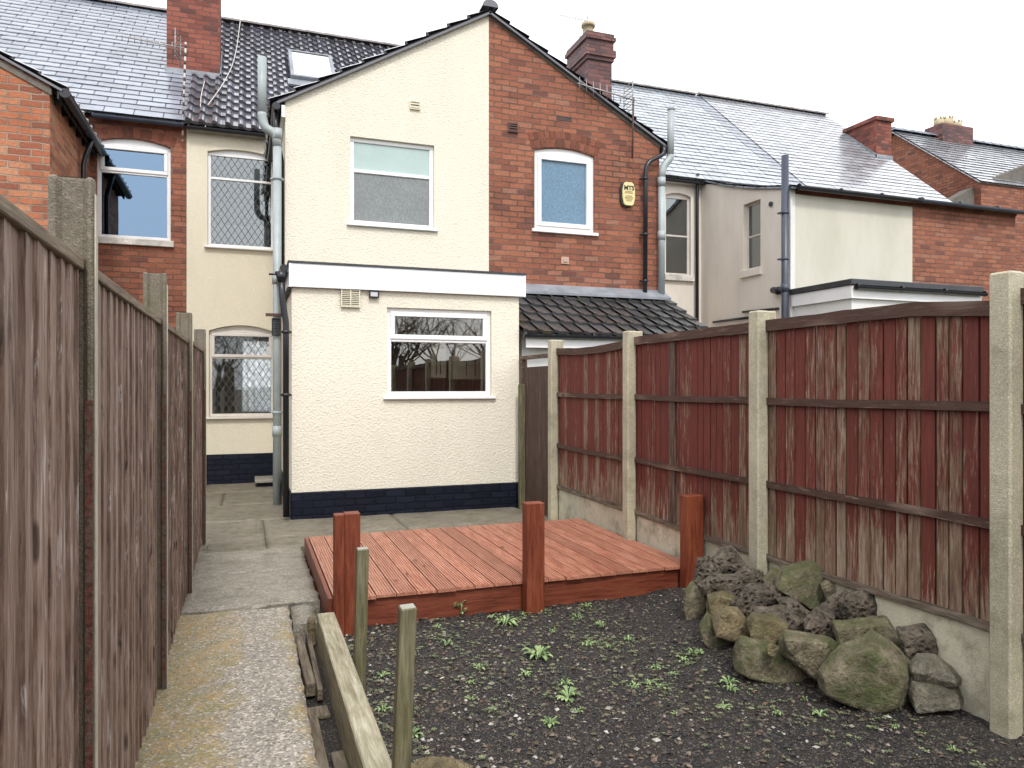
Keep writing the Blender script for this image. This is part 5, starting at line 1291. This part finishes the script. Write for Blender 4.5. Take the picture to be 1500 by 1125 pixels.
# chips, clods, leaf litter (uncountable)
B = Bm(); rr = random.Random(6)
octf = ((0, 2, 4), (2, 1, 4), (1, 3, 4), (3, 0, 4), (2, 0, 5), (1, 2, 5), (3, 1, 5), (0, 3, 5))
for k in range(19000):
    x, y = .56+2.85*rr.random()**1.15, 1.9+3.2*rr.random()
    z = soilz(x, y); s = .0035+.0135*rr.random()**3; M_ = Matrix.Rotation(rr.uniform(0, 6.28), 3, 'Z')@Matrix.Rotation(rr.uniform(-.5, .5), 3, 'X')
    a, b, c = s*rr.uniform(.6, 1.6), s*rr.uniform(.5, 1.2), s*rr.uniform(.25, .8)
    P6 = [M_@Vector(q)+Vector((x, y, z+c*.4)) for q in ((a, 0, 0), (-a, 0, 0), (0, b, 0), (0, -b, 0), (0, 0, c), (0, 0, -c))]
    vs = [B.bm.verts.new(p) for p in P6]; r = rr.random()
    r = r*.72 if rr.random() < (.40+.16*x) else .6+.4*r
    for f_ in octf: f = B.bm.faces.new([vs[i] for i in f_]); f[B.r] = r
for k in range(260):   # twigs and curled leaf bits
    x, y = rr.uniform(.6, 3.35), rr.uniform(2.0, 4.95); z = soilz(x, y)+.006; an = rr.uniform(0, 6.28); L0 = rr.uniform(.01, .035)
    if rr.random() < .5: B.tube([(x, y, z), (x+math.cos(an)*L0, y+math.sin(an)*L0, z+.004), (x+math.cos(an+.3)*L0*2, y+math.sin(an+.3)*L0*2, z)], .0014, 4, rr.uniform(.7, .95))
    else:
        d = Vector((math.cos(an), math.sin(an), 0))*L0*.6; s = Vector((-d.y, d.x, 0))*.5; c = Vector((x, y, z))
        B.face([c-d, c+s+UP*.006, c+d, c-s+UP*.008], rr.choice((.75, .86, .9, .95)))
o = obj('soil_litter', B, CHIP, None, loc=(0, 0, 0)); o['kind'] = 'stuff'; o['label'] = 'stone chips and bark bits strewn over the soil'; o['category'] = 'litter'

# ================================================================ bare trees at the garden's far end, mirrored in the windows
def tree_mesh(seed):
    rr = random.Random(seed); T_ = Bm(); Cn = Bm()
    def br(p, d, L0, r, lev):
        pts = [p]; rads = [r]; n = 4
        for i in range(n):
            d = (d+Vector((rr.gauss(0, .14), rr.gauss(0, .14), rr.gauss(.03, .10)))).normalized(); p = p+d*(L0/n); pts.append(p); rads.append(r*(1-.45*(i+1)/n))
        (T_ if lev == 0 else Cn).tube(pts, rads, 6 if lev < 2 else 3, caps=False)
        if lev < 6:
            for i in range(3 if lev < 5 else 2):
                k = rr.randint(1, n); ax = Vector((rr.gauss(0, 1), rr.gauss(0, 1), rr.gauss(0, .5))).normalized()
                nd_ = (d+ax*rr.uniform(.5, .95)+UP*.12).normalized(); br(pts[k], nd_, L0*rr.uniform(.6, .82), rads[k]*.66, lev+1)
    br(Vector((0, 0, -.3)), UP, 3.2, .19, 0); return T_, Cn
for k, (x, y, s) in enumerate(((-4.5, -17, 1), (2.0, -15, 1.1), (6.0, -16, 1.05), (-10.5, -20, 1.1), (9.5, -17, 1.1), (4.2, -20, 1.2), (-1.5, -20, 1.1), (.3, -17, 1), (7.8, -22, 1.25), (3.2, -24, 1.3), (13, -20, 1.2), (3.0, -13, .95), (5.2, -18, 1.2), (1.0, -21, 1.2), (7.0, -19, 1.2))):
    if k < 2:
        a_, b_ = tree_mesh(60+k); tr = thing('bare_tree', 'x', 'tree'); OFF[tr.name] = Vector((0, 0, 0))
        to = obj('trunk', a_, BARK, tr); co = obj('crown', b_, BARK, tr); pr_ = [(to, co)] if k == 0 else pr_+[(to, co)]
    else:
        tr = thing('bare_tree', 'x', 'tree'); to0, co0 = pr_[k % 2]
        for q_ in (to0, co0): c_ = q_.copy(); COL.objects.link(c_); c_.parent = tr
    tr.location = (x, y, -.3); tr.scale = (s, s, s); tr.rotation_euler = (0, 0, k*1.3)
    tr['label'] = 'leafless tree reflected as bare branches in the kitchen window'; tr['group'] = 'bare trees mirrored in the windows'
